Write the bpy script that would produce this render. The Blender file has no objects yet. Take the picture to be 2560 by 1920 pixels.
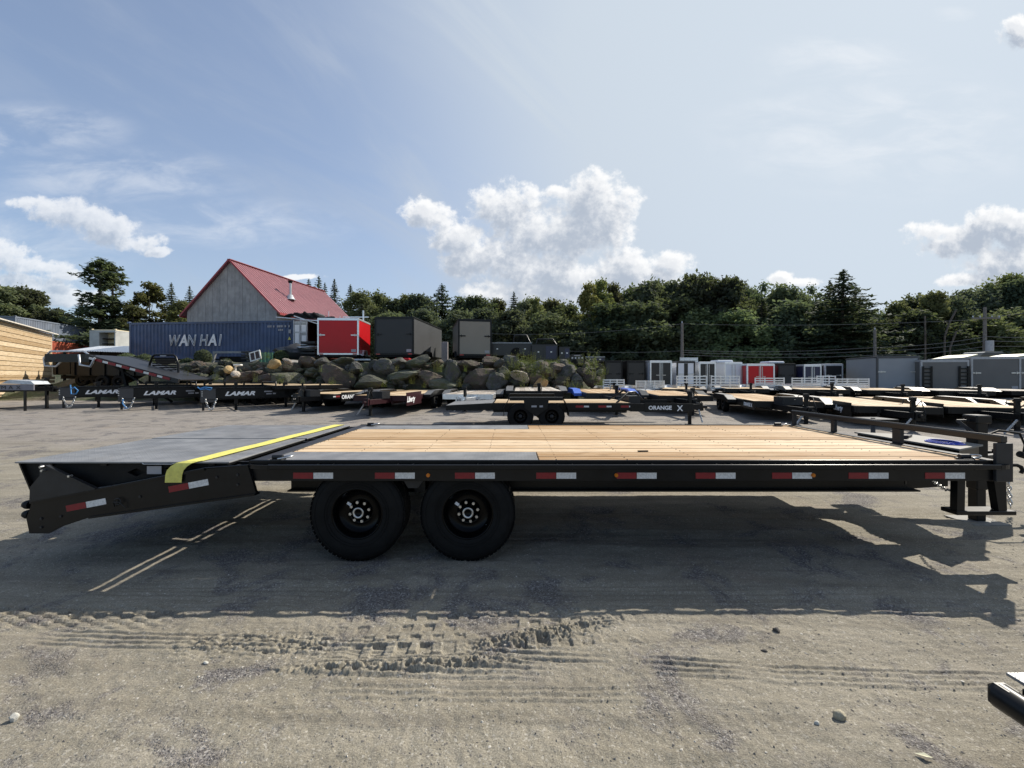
import bpy, bmesh, math, random
import numpy as np
from mathutils import Vector, Matrix
from mathutils.geometry import tessellate_polygon

R = math.radians
rnd = random.Random(7)
S = bpy.context.scene
COL = S.collection

# ------------------------------------------------------------------ camera, sky, sun, exposure
CAM_H, FPX, HORIZ = 1.57, 1065.0, 940.0
cam_d = bpy.data.cameras.new('camera')
cam = bpy.data.objects.new('camera', cam_d)
COL.objects.link(cam)
cam.location = (0, 0, CAM_H)
cam.rotation_euler = (R(90), 0, 0)
cam_d.sensor_width = 36.0
cam_d.lens = FPX / 2560 * 36
cam_d.shift_y = -(960 - HORIZ) / 2560
cam_d.clip_start = 0.05
cam_d.clip_end = 3000
S.camera = cam

SUN_V = Vector((0.92, 0.80, 1.0)).normalized()
SUN_EL = math.asin(SUN_V.z)
SUN_AZ = math.atan2(SUN_V.x, SUN_V.y)          # from +Y towards +X

sun_d = bpy.data.lights.new('sun', 'SUN')
sun_d.energy = 5.0
sun_d.angle = R(0.6)
sun_d.color = (1.0, 0.93, 0.82)
sun = bpy.data.objects.new('sun', sun_d)
COL.objects.link(sun)
sun.location = (30, 26, 40)
sun.rotation_euler = (-SUN_V).to_track_quat('-Z', 'Y').to_euler()

S.view_settings.view_transform = 'Standard'
S.view_settings.look = 'None'
S.view_settings.gamma = 1
S.view_settings.use_curve_mapping = False
S.view_settings.exposure = 0.33
S.render.engine = 'CYCLES'
S.cycles.max_bounces = 8
S.cycles.transparent_max_bounces = 8
S.cycles.use_denoising = True


class NT:
    """small helper to write node trees"""
    def __init__(self, tree):
        self.t = tree
    def n(self, typ, **kw):
        nd = self.t.nodes.new(typ)
        for k, v in kw.items():
            if k == 'inp':
                for kk, vv in v.items():
                    s = nd.inputs[kk]
                    if isinstance(vv, bpy.types.NodeSocket):
                        self.t.links.new(vv, s)
                    else:
                        s.default_value = vv
            else:
                setattr(nd, k, v)
        return nd
    def math(self, op, a, b=None, c=None, clamp=False):
        nd = self.n('ShaderNodeMath', operation=op)
        nd.use_clamp = clamp
        for i, x in enumerate((a, b, c)):
            if x is None:
                continue
            if isinstance(x, bpy.types.NodeSocket):
                self.t.links.new(x, nd.inputs[i])
            else:
                nd.inputs[i].default_value = x
        return nd.outputs[0]
    def vm(self, op, a, b=None, out=0):
        nd = self.n('ShaderNodeVectorMath', operation=op)
        for i, x in enumerate((a, b)):
            if x is None:
                continue
            if isinstance(x, bpy.types.NodeSocket):
                self.t.links.new(x, nd.inputs[i])
            else:
                nd.inputs[i].default_value = x
        return nd.outputs[out]
    def mix(self, fac, a, b, blend='MIX'):
        nd = self.n('ShaderNodeMix', data_type='RGBA', blend_type=blend)
        for k, x in ((0, fac), (6, a), (7, b)):
            if isinstance(x, bpy.types.NodeSocket):
                self.t.links.new(x, nd.inputs[k])
            else:
                nd.inputs[k].default_value = (tuple(x) + (1,)) if (k and len(x) == 3) else x
        return nd.outputs[2]
    def ramp(self, fac, stops, interp='LINEAR'):
        nd = self.n('ShaderNodeValToRGB')
        cr = nd.color_ramp
        cr.interpolation = interp
        while len(cr.elements) < len(stops):
            cr.elements.new(0.5)
        for e, (p, c) in zip(cr.elements, stops):
            e.position = p
            e.color = (c, c, c, 1) if isinstance(c, (int, float)) else (tuple(c) + (1,))
        self.t.links.new(fac, nd.inputs[0])
        return nd.outputs[0]
    def smooth(self, x, lo, hi):
        nd = self.n('ShaderNodeMapRange', interpolation_type='SMOOTHSTEP')
        self.t.links.new(x, nd.inputs[0])
        nd.inputs[1].default_value = lo
        nd.inputs[2].default_value = hi
        return nd.outputs[0]
    def noise(self, vec, scale, detail=4, rough=0.55, dist=0.0, out=0):
        nd = self.n('ShaderNodeTexNoise')
        nd.inputs['Scale'].default_value = scale
        nd.inputs['Detail'].default_value = detail
        nd.inputs['Roughness'].default_value = rough
        nd.inputs['Distortion'].default_value = dist
        if vec is not None:
            self.t.links.new(vec, nd.inputs['Vector'])
        return nd.outputs[out]


def build_world():
    w = bpy.data.worlds.new('World')
    S.world = w
    w.use_nodes = True
    t = w.node_tree
    t.nodes.clear()
    k = NT(t)
    out = k.n('ShaderNodeOutputWorld')
    sky = k.n('ShaderNodeTexSky', sky_type='NISHITA')
    sky.sun_disc = False
    sky.sun_elevation = SUN_EL
    sky.sun_rotation = SUN_AZ
    sky.altitude = 100
    sky.air_density = 1.0
    sky.dust_density = 0.5
    sky.ozone_density = 1.5
    tc = k.n('ShaderNodeTexCoord')
    d = tc.outputs['Generated']
    sep = k.n('ShaderNodeSeparateXYZ', inp={0: d})
    dx, dy, dz = sep.outputs
    # thin high haze, thicker near the sun and near the horizon
    sd = k.vm('DOT_PRODUCT', d, tuple(SUN_V), out=1)
    near_sun = k.smooth(sd, 0.40, 1.0)
    hor = k.math('POWER', k.math('SUBTRACT', 1.0, k.math('ABSOLUTE', dz)), 4.0)
    cir_v = k.vm('ADD', k.vm('MULTIPLY', d, (1.6, 1.6, 4.5)), k.n('ShaderNodeCombineXYZ', inp={2: k.math('MULTIPLY', dx, 2.6)}).outputs[0])
    cir = k.noise(cir_v, 1.1, 6, 0.6, 0.6)
    cirf = k.smooth(cir, 0.45, 0.8)
    haze = k.math('ADD', k.math('MULTIPLY', near_sun, 0.80), k.math('MULTIPLY', hor, k.math('ADD', 0.2, k.math('MULTIPLY', k.smooth(sd, -0.3, 0.3), 0.55))))
    haze = k.math('ADD', haze, k.math('MULTIPLY', cirf, 0.30))
    haze = k.math('ADD', haze, k.math('ADD', 0.03, k.math('MULTIPLY', k.smooth(sd, -0.35, 0.4), 0.27)), clamp=True)
    base = k.mix(1.0, sky.outputs[0], (SKY_TINT[0], SKY_TINT[1], SKY_TINT[2]), 'MULTIPLY')
    white = k.mix(near_sun, (4.1, 4.65, 5.5), (5.45, 6.1, 6.75))
    col = k.mix(k.math('MULTIPLY', haze, 0.95), base, white)
    # cumulus: blobs on the sky sphere written as slopes (x/y, z/y) of the forward half, roughened by noise
    ysafe = k.math('MAXIMUM', dy, 0.05)
    u = k.math('DIVIDE', dx, ysafe)
    v = k.math('DIVIDE', dz, ysafe)
    uv = k.n('ShaderNodeCombineXYZ', inp={0: u, 1: v}).outputs[0]
    blobs = [(1490, 500, 105, 78), (1450, 580, 130, 80), (1265, 520, 95, 66), (1335, 590, 130, 70), (1075, 530, 75, 42),
             (1150, 590, 90, 55), (1210, 650, 120, 50), (1320, 670, 150, 55), (1430, 690, 200, 62), (1560, 680, 120, 62), (1630, 705, 90, 40), (1690, 660, 55, 36),
             (1330, 735, 190, 40), (1400, 480, 40, 20),
             (2400, 600, 130, 48), (2510, 570, 130, 55), (2520, 660, 150, 55), (2330, 575, 60, 22), (2450, 700, 120, 22),
             (95, 508, 70, 24), (150, 525, 90, 36), (210, 548, 90, 40), (270, 575, 90, 38), (335, 604, 80, 26), (390, 628, 40, 12),
             (-20, 630, 90, 50), (45, 660, 70, 30), (120, 668, 70, 22), (160, 690, 60, 18), (60, 715, 120, 34), (150, 745, 120, 22),
             (2550, 85, 60, 45), (1990, 700, 90, 14), (1950, 690, 40, 16), (730, 690, 90, 9)]
    g = bpy.data.node_groups.new('cloud_density', 'ShaderNodeTree')
    g.interface.new_socket('uv', in_out='INPUT', socket_type='NodeSocketVector')
    g.interface.new_socket('density', in_out='OUTPUT', socket_type='NodeSocketFloat')
    q = NT(g)
    gi = q.n('NodeGroupInput')
    go = q.n('NodeGroupOutput')
    p = gi.outputs[0]
    warp = q.vm('SUBTRACT', q.noise(p, 9.0, 3, 0.5, out=1), (0.5, 0.5, 0.5))
    pw = q.vm('ADD', p, q.vm('MULTIPLY', warp, (0.06, 0.045, 0.0)))
    best = None
    for (bx, by, rx, ry) in blobs:
        c = ((bx - 1280) / FPX, (HORIZ - by) / FPX, 0)
        e = q.vm('MULTIPLY', q.vm('SUBTRACT', pw, c), (FPX / rx, FPX / ry, 0))
        f = q.math('SUBTRACT', 1.0, q.vm('DOT_PRODUCT', e, e, out=1))
        best = f if best is None else q.math('SMOOTH_MAX', best, f, 0.25)
    nz = q.math('SUBTRACT', q.noise(p, 13.0, 10, 0.64), 0.5)
    nz2 = q.math('SUBTRACT', q.noise(p, 40.0, 6, 0.62), 0.5)
    dens = q.math('ADD', best, q.math('ADD', q.math('MULTIPLY', nz, 3.3), q.math('MULTIPLY', nz2, 1.7)))
    g.links.new(dens, go.inputs[0])

    def dens_at(vec):
        nd = t.nodes.new('ShaderNodeGroup')
        nd.node_tree = g
        t.links.new(vec, nd.inputs[0])
        return nd.outputs[0]
    d0 = dens_at(uv)
    d1 = dens_at(k.vm('ADD', uv, (0.022, 0.035, 0)))
    d2 = dens_at(k.vm('ADD', uv, (0.01, 0.012, 0)))
    front = k.smooth(dy, 0.05, 0.2)
    alpha = k.math('MULTIPLY', k.math('MULTIPLY', k.smooth(d0, -0.15, 0.7), front), k.math('ADD', 0.72, k.math('MULTIPLY', k.smooth(u, -0.75, -0.3), 0.28)))
    thick = k.math('ADD', k.math('MULTIPLY', k.smooth(d1, -0.1, 1.2), 0.66), k.math('MULTIPLY', k.smooth(d2, 0.0, 1.1), 0.34))
    ccol = k.mix(thick, (8.5, 8.5, 8.5), (3.8, 4.3, 5.1))
    # the small far clouds that go on round the rest of the dome
    pl = k.vm('MULTIPLY', d, (1, 1, 3))
    oth = k.math('MULTIPLY', k.smooth(k.noise(pl, 2.3, 8, 0.6), 0.56, 0.7), k.math('SUBTRACT', 1.0, front))
    col = k.mix(k.math('MULTIPLY', oth, 0.22), col, (5.2, 5.4, 5.8))
    # faint veil patches high on the right and at the left
    veil = None
    for (bx, by, rx, ry) in ((2090, 150, 260, 80), (2380, 35, 70, 24), (2200, 330, 520, 200), (60, 330, 330, 90), (300, 440, 400, 90), (560, 560, 420, 80), (100, 600, 300, 160)):
        c_ = ((bx - 1280) / FPX, (HORIZ - by) / FPX, 0)
        e_ = k.vm('MULTIPLY', k.vm('SUBTRACT', uv, c_), (FPX / rx, FPX / ry, 0))
        f_ = k.math('SUBTRACT', 1.0, k.vm('DOT_PRODUCT', e_, e_, out=1))
        veil = f_ if veil is None else k.math('MAXIMUM', veil, f_)
    vn = k.noise(k.vm('MULTIPLY', uv, (3.0, 9.0, 1.0)), 1.6, 6, 0.6, 0.4)
    vl = k.math('MULTIPLY', k.math('MULTIPLY', k.smooth(veil, 0.0, 1.2), k.smooth(vn, 0.35, 0.75)), k.math('MULTIPLY', front, 0.55))
    col = k.mix(vl, col, (7.6, 7.8, 8.1))
    col = k.mix(k.math('MULTIPLY', alpha, 0.93), col, ccol)
    bg = k.n('ShaderNodeBackground', inp={0: col, 1: SKY_STRENGTH})
    t.links.new(bg.outputs[0], out.inputs[0])
    w.cycles.sampling_method = 'MANUAL'
    w.cycles.sample_map_resolution = 512


SKY_TINT = (1.08, 1.17, 1.28)
SKY_STRENGTH = 0.096
build_world()


# ------------------------------------------------------------------ materials
def new_mat(name):
    m = bpy.data.materials.new(name)
    m.use_nodes = True
    t = m.node_tree
    bs = t.nodes['Principled BSDF']
    return m, NT(t), bs


MATS = {}


def pm(name, col, rough=0.5, metal=0.0, var=0.12, scale=8.0, bump=0.0, bscale=40.0, spec=0.5, dirt=0.0, rvar=0.1,
       coat=0.0, dirtcol=(0.22, 0.19, 0.15)):
    """painted / plain surface: base colour with soft mottling, dust and gloss variation"""
    if name in MATS:
        return MATS[name]
    m, k, bs = new_mat(name)
    tc = k.n('ShaderNodeTexCoord').outputs['Object']
    oi = k.n('ShaderNodeObjectInfo').outputs['Random']
    off = k.n('ShaderNodeCombineXYZ', inp={0: k.math('MULTIPLY', oi, 37.0), 1: k.math('MULTIPLY', oi, 11.0)}).outputs[0]
    p = k.vm('ADD', tc, off)
    nz = k.noise(p, scale, 5, 0.6)
    f = k.smooth(nz, 0.25, 0.75)
    dark = tuple(c * (1 - var) for c in col)
    lite = tuple(min(1, c * (1 + var)) for c in col)
    c = k.mix(f, dark, lite)
    if dirt > 0:
        dn = k.smooth(k.noise(p, scale * 0.45, 7, 0.65), 0.52, 0.8)
        c = k.mix(k.math('MULTIPLY', dn, dirt), c, dirtcol)
    k.t.links.new(c, bs.inputs['Base Color'])
    k.t.links.new(k.math('ADD', rough - rvar / 2, k.math('MULTIPLY', nz, rvar)), bs.inputs['Roughness'])
    bs.inputs['Metallic'].default_value = metal
    bs.inputs['Specular IOR Level'].default_value = spec
    bs.inputs['Coat Weight'].default_value = coat
    bs.inputs['Coat Roughness'].default_value = 0.15
    if bump > 0:
        bn = k.noise(p, bscale, 4, 0.6)
        b = k.n('ShaderNodeBump', inp={'Strength': bump, 'Distance': 0.02, 'Height': bn})
        k.t.links.new(b.outputs[0], bs.inputs['Normal'])
    MATS[name] = m
    return m


def wood_mat(name, light, dark, rough=0.55, along='x', gs=1.0, grey=0.0):
    m, k, bs = new_mat(name)
    tc = k.n('ShaderNodeTexCoord').outputs['Object']
    oi = k.n('ShaderNodeObjectInfo').outputs['Random']
    off = k.n('ShaderNodeCombineXYZ', inp={0: k.math('MULTIPLY', oi, 53.0), 1: k.math('MULTIPLY', oi, 17.0),
                                           2: k.math('MULTIPLY', oi, 5.0)}).outputs[0]
    p = k.vm('ADD', tc, off)
    st = (1.2 * gs, 16 * gs, 16 * gs) if along == 'x' else (16 * gs, 1.2 * gs, 16 * gs)
    ps = k.vm('MULTIPLY', p, st)
    gr = k.noise(ps, 1.6, 6, 0.6, 0.8)
    fine = k.noise(k.vm('MULTIPLY', p, tuple(s * 4 for s in st)), 2.0, 3, 0.6)
    kn = k.n('ShaderNodeTexVoronoi')
    kn.inputs['Scale'].default_value = 1.0
    k.t.links.new(k.vm('MULTIPLY', p, (2.1, 5.5, 5.5) if along == 'x' else (5.5, 2.1, 5.5)), kn.inputs['Vector'])
    knot = k.math('SUBTRACT', 1.0, k.smooth(kn.outputs['Distance'], 0.05, 0.17))
    c = k.mix(k.smooth(gr, 0.40, 0.62), light, dark)
    c = k.mix(k.math('MULTIPLY', k.smooth(fine, 0.48, 0.72), 0.4), c, tuple(x * 0.62 for x in dark))
    board = k.math('MULTIPLY', k.math('SUBTRACT', oi, 0.5), 0.55)
    hsv = k.n('ShaderNodeHueSaturation', inp={'Color': c, 'Value': k.math('ADD', 1.0, k.math('MULTIPLY', board, 1.05)),
                                              'Saturation': k.math('ADD', 1.0, k.math('MULTIPLY', board, -0.6)),
                                              'Hue': k.math('ADD', 0.5, k.math('MULTIPLY', board, 0.02))})
    c = k.mix(k.math('MULTIPLY', knot, 0.75), hsv.outputs[0], (0.16, 0.085, 0.035))
    k.t.links.new(c, bs.inputs['Base Color'])
    bs.inputs['Roughness'].default_value = rough + .15
    bs.inputs['Specular IOR Level'].default_value = 0.15
    b = k.n('ShaderNodeBump', inp={'Strength': 0.25, 'Distance': 0.004, 'Height': gr})
    k.t.links.new(b.outputs[0], bs.inputs['Normal'])
    MATS[name] = m
    return m


def tread_mat(name, col, rough=0.38):
    """checker (diamond) plate: raised lozenges in two directions, as relief"""
    m, k, bs = new_mat(name)
    tc = k.n('ShaderNodeTexCoord').outputs['Object']
    hs = []
    for ang, o in ((45, (0, 0, 0)), (-45, (0.5, 0.5, 0))):
        mp = k.n('ShaderNodeMapping', inp={0: tc})
        mp.inputs['Rotation'].default_value = (0, 0, R(ang))
        mp.inputs['Scale'].default_value = (24, 24, 24)
        q = k.vm('FRACTION', k.vm('ADD', mp.outputs[0], o))
        q = k.vm('MULTIPLY', k.vm('SUBTRACT', q, (0.5, 0.5, 0)), (2.2, 6.5, 0))
        l = k.vm('LENGTH', q, out=1)
        hs.append(k.math('SUBTRACT', 1.0, k.smooth(l, 0.45, 1.0)))
    h = k.math('MAXIMUM', *hs)
    nz = k.noise(tc, 5, 5, 0.6)
    c = k.mix(k.smooth(nz, 0.3, 0.75), tuple(x * 0.8 for x in col), tuple(x * 1.3 for x in col))
    c = k.mix(k.math('MULTIPLY', k.smooth(k.noise(tc, 2.2, 6, 0.6), 0.5, 0.8), 0.35), c, (0.2, 0.18, 0.15))
    k.t.links.new(c, bs.inputs['Base Color'])
    k.t.links.new(k.math('ADD', rough - 0.08, k.math('MULTIPLY', nz, 0.2)), bs.inputs['Roughness'])
    bs.inputs['Specular IOR Level'].default_value = 0.7
    b = k.n('ShaderNodeBump', inp={'Strength': 0.4, 'Distance': 0.002, 'Height': h})
    k.t.links.new(b.outputs[0], bs.inputs['Normal'])
    MATS[name] = m
    return m


BLACK = pm('black_paint', (0.006, 0.0062, 0.0067), 0.33, var=0.25, dirt=0.02, spec=0.26)
BLACKM = pm('black_matt', (0.008, 0.008, 0.008), 0.62, var=0.3, dirt=0.03, bump=0.1, spec=0.18)
DARKG = pm('dark_grey_paint', (0.022, 0.0225, 0.024), 0.42, var=0.2, dirt=0.03, spec=.3)
GREYD = pm('dusty_grey_paint', (0.19, 0.185, 0.17), 0.65, var=.15, spec=.2)
RUBBER = pm('tyre_rubber', (0.0085, 0.0085, 0.0085), 0.66, var=0.3, dirt=0.035, bump=0.15, bscale=90, spec=0.15)
RIMB = pm('black_rim', (0.002, 0.002, 0.0022), 0.25, var=0.2, spec=0.13)
GLOSS = pm('black_gloss_edge', (0.008, 0.008, 0.009), 0.3, var=0.1, spec=0.6)
STEEL = pm('zinc_steel', (0.55, 0.55, 0.54), 0.36, metal=0.9, var=0.15)
GALV = pm('galvanised_steel', (0.52, 0.54, 0.56), 0.48, metal=0.6, var=0.2, dirt=0.1)
ALU = pm('bright_aluminium', (0.72, 0.74, 0.76), 0.34, metal=0.75, var=0.1)
REDT = pm('red_reflective_tape', (0.21, 0.004, 0.008), 0.5, var=0.15, scale=30)
WHITET = pm('white_reflective_tape', (0.62, 0.62, 0.61), 0.35, var=0.2, scale=60)
STRAP = pm('yellow_webbing', (0.68, 0.63, 0.15), 0.75, var=0.12, scale=25, bump=0.3, bscale=160, dirt=0.2)
BLUEROPE = pm('blue_rope', (0.05, 0.22, 0.5), 0.6)
TREADD = tread_mat('dark_tread_plate', (0.09, 0.09, 0.09), 0.5)
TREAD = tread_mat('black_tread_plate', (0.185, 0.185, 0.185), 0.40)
WOOD = wood_mat('new_pine', (0.57, 0.425, 0.27), (0.455, 0.30, 0.165))
WOOD2 = wood_mat('pale_pine', (0.54, 0.42, 0.275), (0.42, 0.30, 0.17))
WOOD3 = wood_mat('weathered_pine', (0.46, 0.415, 0.36), (0.33, 0.285, 0.235))
LETTER = pm('white_lettering', (0.82, 0.82, 0.82), 0.5, var=0.05)
LETTERG = pm('grey_lettering', (0.32, 0.32, 0.34), 0.5, var=0.05)
ORANGE = pm('orange_lettering', (0.75, 0.24, 0.03), 0.5, var=0.05)
AMBER = pm('amber_lens', (0.55, 0.16, 0.01), 0.2, var=0.1)
REDL = pm('red_lens', (0.35, 0.01, 0.01), 0.2, var=0.1)


# ------------------------------------------------------------------ mesh building
class MB:
    def __init__(self):
        self.v, self.f, self.mi, self.sm = [], [], [], []
        self.M = None
    def add(self, vs, fs, mi=0, sm=False):
        o = len(self.v)
        if self.M is not None:
            vs = [tuple(self.M @ Vector(p)) for p in vs]
        self.v.extend(vs)
        for f in fs:
            self.f.append(tuple(i + o for i in f))
            self.mi.append(mi)
            self.sm.append(sm)
    def box(self, x0, x1, y0, y1, z0, z1, mi=0, c=0.0):
        x0, x1 = min(x0, x1), max(x0, x1); y0, y1 = min(y0, y1), max(y0, y1); z0, z1 = min(z0, z1), max(z0, z1)
        if c <= 0:
            vs = [(x, y, z) for z in (z0, z1) for y in (y0, y1) for x in (x0, x1)]
            fs = [(0, 2, 3, 1), (4, 5, 7, 6), (0, 1, 5, 4), (2, 6, 7, 3), (0, 4, 6, 2), (1, 3, 7, 5)]
            self.add(vs, fs, mi)
            return self
        c = min(c, (x1 - x0) * .45, (y1 - y0) * .45, (z1 - z0) * .45)
        vs, idx = [], {}
        X, Y, Z = (x0, x1), (y0, y1), (z0, z1)
        for i in (0, 1):
            for j in (0, 1):
                for l in (0, 1):
                    for a in (0, 1, 2):        # axis that keeps the full extent
                        p = [X[i] + (c if i == 0 else -c), Y[j] + (c if j == 0 else -c), Z[l] + (c if l == 0 else -c)]
                        p[a] = (X[i], Y[j], Z[l])[a]
                        idx[(i, j, l, a)] = len(vs)
                        vs.append(tuple(p))
        fs = []
        for s in (0, 1):
            q = [idx[(s, 0, 0, 0)], idx[(s, 1, 0, 0)], idx[(s, 1, 1, 0)], idx[(s, 0, 1, 0)]]
            fs.append(tuple(q if s else q[::-1]))
            q = [idx[(0, s, 0, 1)], idx[(0, s, 1, 1)], idx[(1, s, 1, 1)], idx[(1, s, 0, 1)]]
            fs.append(tuple(q if s else q[::-1]))
            q = [idx[(0, 0, s, 2)], idx[(1, 0, s, 2)], idx[(1, 1, s, 2)], idx[(0, 1, s, 2)]]
            fs.append(tuple(q if s else q[::-1]))
        for j in (0, 1):
            for l in (0, 1):
                q = [idx[(0, j, l, 1)], idx[(1, j, l, 1)], idx[(1, j, l, 2)], idx[(0, j, l, 2)]]
                fs.append(tuple(q if j == l else q[::-1]) if False else tuple(q))
        for i in (0, 1):
            for l in (0, 1):
                fs.append((idx[(i, 0, l, 0)], idx[(i, 1, l, 0)], idx[(i, 1, l, 2)], idx[(i, 0, l, 2)]))
            for j in (0, 1):
                fs.append((idx[(i, j, 0, 0)], idx[(i, j, 1, 0)], idx[(i, j, 1, 1)], idx[(i, j, 0, 1)]))
        for i in (0, 1):
            for j in (0, 1):
                for l in (0, 1):
                    fs.append((idx[(i, j, l, 0)], idx[(i, j, l, 1)], idx[(i, j, l, 2)]))
        # orient outwards
        cx, cy, cz = (x0 + x1) / 2, (y0 + y1) / 2, (z0 + z1) / 2
        C = Vector((cx, cy, cz)); out = []
        for f in fs:
            a, b, d = Vector(vs[f[0]]), Vector(vs[f[1]]), Vector(vs[f[2]])
            nn = (b - a).cross(d - a)
            out.append(f if nn.dot(a - C) >= 0 else f[::-1])
        self.add(vs, out, mi)
        return self
    def beam(self, p0, p1, w, h, mi=0, up=(0, 0, 1), c=0.0):
        """box of section w (sideways) x h (up) between two points"""
        p0, p1 = Vector(p0), Vector(p1)
        L = (p1 - p0).length
        x = (p1 - p0).normalized()
        y = Vector(up).cross(x)
        if y.length < 1e-5:
            y = Vector((0, 1, 0)).cross(x)
        y.normalize()
        z = x.cross(y)
        m = Matrix((x, y, z)).transposed().to_4x4()
        m.translation = p0
        old = self.M
        self.M = m if old is None else old @ m
        self.box(0, L, -w / 2, w / 2, -h / 2, h / 2, mi, c)
        self.M = old
        return self
    def cyl(self, p0, p1, r, n=12, mi=0, r2=None, caps=True):
        p0, p1 = Vector(p0), Vector(p1)
        r2 = r if r2 is None else r2
        x = (p1 - p0).normalized()
        a = x.orthogonal().normalized(); b = x.cross(a)
        vs = []
        for p, rr in ((p0, r), (p1, r2)):
            for i in range(n):
                t = 2 * math.pi * i / n
                vs.append(tuple(p + (a * math.cos(t) + b * math.sin(t)) * rr))
        self.add(vs, [(i, (i + 1) % n, n + (i + 1) % n, n + i) for i in range(n)], mi, True)
        if caps:
            self.add(vs, [tuple(range(n - 1, -1, -1)), tuple(range(n, 2 * n))], mi)
        return self
    def tube(self, pts, r, n=6, mi=0, closed=False):
        pts = [Vector(p) for p in pts]
        N = len(pts)
        vs = []
        a = None
        for i, p in enumerate(pts):
            if closed:
                t = (pts[(i + 1) % N] - pts[i - 1]).normalized()
            else:
                t = (pts[min(i + 1, N - 1)] - pts[max(i - 1, 0)]).normalized()
            if a is None:
                a = t.orthogonal().normalized()
            else:
                a = (a - t * a.dot(t))
                a = a.normalized() if a.length > 1e-6 else t.orthogonal().normalized()
            b = t.cross(a)
            for j in range(n):
                th = 2 * math.pi * j / n
                vs.append(tuple(p + (a * math.cos(th) + b * math.sin(th)) * r))
        fs = []
        for i in range(N if closed else N - 1):
            i2 = (i + 1) % N
            for j in range(n):
                j2 = (j + 1) % n
                fs.append((i * n + j, i * n + j2, i2 * n + j2, i2 * n + j))
        self.add(vs, fs, mi, True)
        if not closed:
            self.add(vs, [tuple(range(n - 1, -1, -1)), tuple(range((N - 1) * n, N * n))], mi)
        return self
    def lathe(self, prof, n=24, mi=0, axis='y', closed=False):
        """prof: list of (radius, t) along the axis through the origin (of self.M)"""
        vs = []
        for (r, t) in prof:
            for i in range(n):
                a = 2 * math.pi * i / n
                c, s = math.cos(a) * r, math.sin(a) * r
                vs.append((c, t, s) if axis == 'y' else ((t, c, s) if axis == 'x' else (c, s, t)))
        fs = []
        P = len(prof)
        for k in range(P if closed else P - 1):
            k2 = (k + 1) % P
            for i in range(n):
                i2 = (i + 1) % n
                fs.append((k * n + i, k2 * n + i, k2 * n + i2, k * n + i2))
        self.add(vs, fs, mi, True)
        return self
    def prism(self, pts, d0, d1, plane='xz', holes=(), mi=0):
        """flat outline (with holes) given thickness; plane xz -> thickness along y, xy -> z, yz -> x"""
        loops = [list(pts)] + [list(h) for h in holes]
        def P(a, b, d):
            return (a, d, b) if plane == 'xz' else ((a, b, d) if plane == 'xy' else (d, a, b))
        flat = [q for l in loops for q in l]
        tris = tessellate_polygon([[Vector((a, b, 0)) for a, b in l] for l in loops])
        n = len(flat)
        vs = [P(a, b, d0) for a, b in flat] + [P(a, b, d1) for a, b in flat]
        fs = [tuple(t) for t in tris] + [tuple(i + n for i in reversed(t)) for t in tris]
        o = 0
        for l in loops:
            m = len(l)
            for i in range(m):
                j = (i + 1) % m
                fs.append((o + i, o + j, n + o + j, n + o + i))
            o += m
        self.add(vs, fs, mi)
        return self
    def mesh(self, name, mats, recalc=False):
        me = bpy.data.meshes.new(name)
        me.from_pydata(self.v, [], self.f)
        mats = mats if isinstance(mats, (list, tuple)) else [mats]
        for m in mats:
            me.materials.append(m)
        me.polygons.foreach_set('material_index', self.mi)
        me.polygons.foreach_set('use_smooth', self.sm)
        if recalc:
            bm = bmesh.new(); bm.from_mesh(me)
            bmesh.ops.recalc_face_normals(bm, faces=bm.faces)
            bm.to_mesh(me); bm.free()
        me.update()
        return me
    def build(self, name, mats, parent=None, loc=None, rot=None, recalc=True):
        return link(name, self.mesh(name, mats, recalc), parent, loc, rot)


def link(name, data, parent=None, loc=None, rot=None, scale=None):
    o = bpy.data.objects.new(name, data)
    COL.objects.link(o)
    if parent is not None:
        o.parent = parent
    if loc is not None:
        o.location = loc
    if rot is not None:
        o.rotation_euler = rot
    if scale is not None:
        o.scale = scale
    return o


def tag(o, label, cat, group=None):
    o['label'] = label
    o['category'] = cat
    if group:
        o['group'] = group
    return o


def thing(name, label, cat, loc=(0, 0, 0), rz=0.0, group=None):
    o = bpy.data.objects.new(name, None)
    COL.objects.link(o)
    o.empty_display_size = 0.2
    o.location = loc
    o.rotation_euler = (0, 0, rz)
    return tag(o, label, cat, group)


def kids(o):
    return [c for c in o.children]


def copy_tree(o, parent=None):
    c = o.copy()
    COL.objects.link(c)
    c.parent = parent
    for ch in kids(o):
        copy_tree(ch, c)
    return c


def text_obj(name, body, size, mat, parent, loc, rot, shear=0.0, bold=0.0, extrude=0.002, outline=False, sx=1.0, align='LEFT'):
    cu = bpy.data.curves.new(name, 'FONT')
    cu.body = body
    cu.size = size
    cu.shear = shear
    cu.extrude = extrude
    cu.align_x = align
    cu.resolution_u = 3
    if outline:
        cu.fill_mode = 'NONE'
        cu.extrude = 0.0
        cu.bevel_depth = outline
        cu.bevel_resolution = 0
    elif bold:
        cu.offset = bold
    cu.materials.append(mat)
    tmp = bpy.data.objects.new('tmp', cu)
    me = bpy.data.meshes.new_from_object(tmp)
    me.name = name
    bpy.data.objects.remove(tmp)
    bpy.data.curves.remove(cu)
    o = link(name, me, parent, loc, rot)
    o.scale = (sx, 1, 1)
    return o


def gz(y):
    """height of the yard above the foreground at depth y"""
    return min(0.3, max(0.0, 0.02 * (y - 8.0)))


def at(px, py, Y):
    """point of the place seen at (px, py) of the 2560 x 1920 photograph, at depth Y"""
    return ((px - 1280) / FPX * Y, Y, CAM_H - (py - HORIZ) / FPX * Y)


def px_x(px, Y):
    return (px - 1280) / FPX * Y


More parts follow.
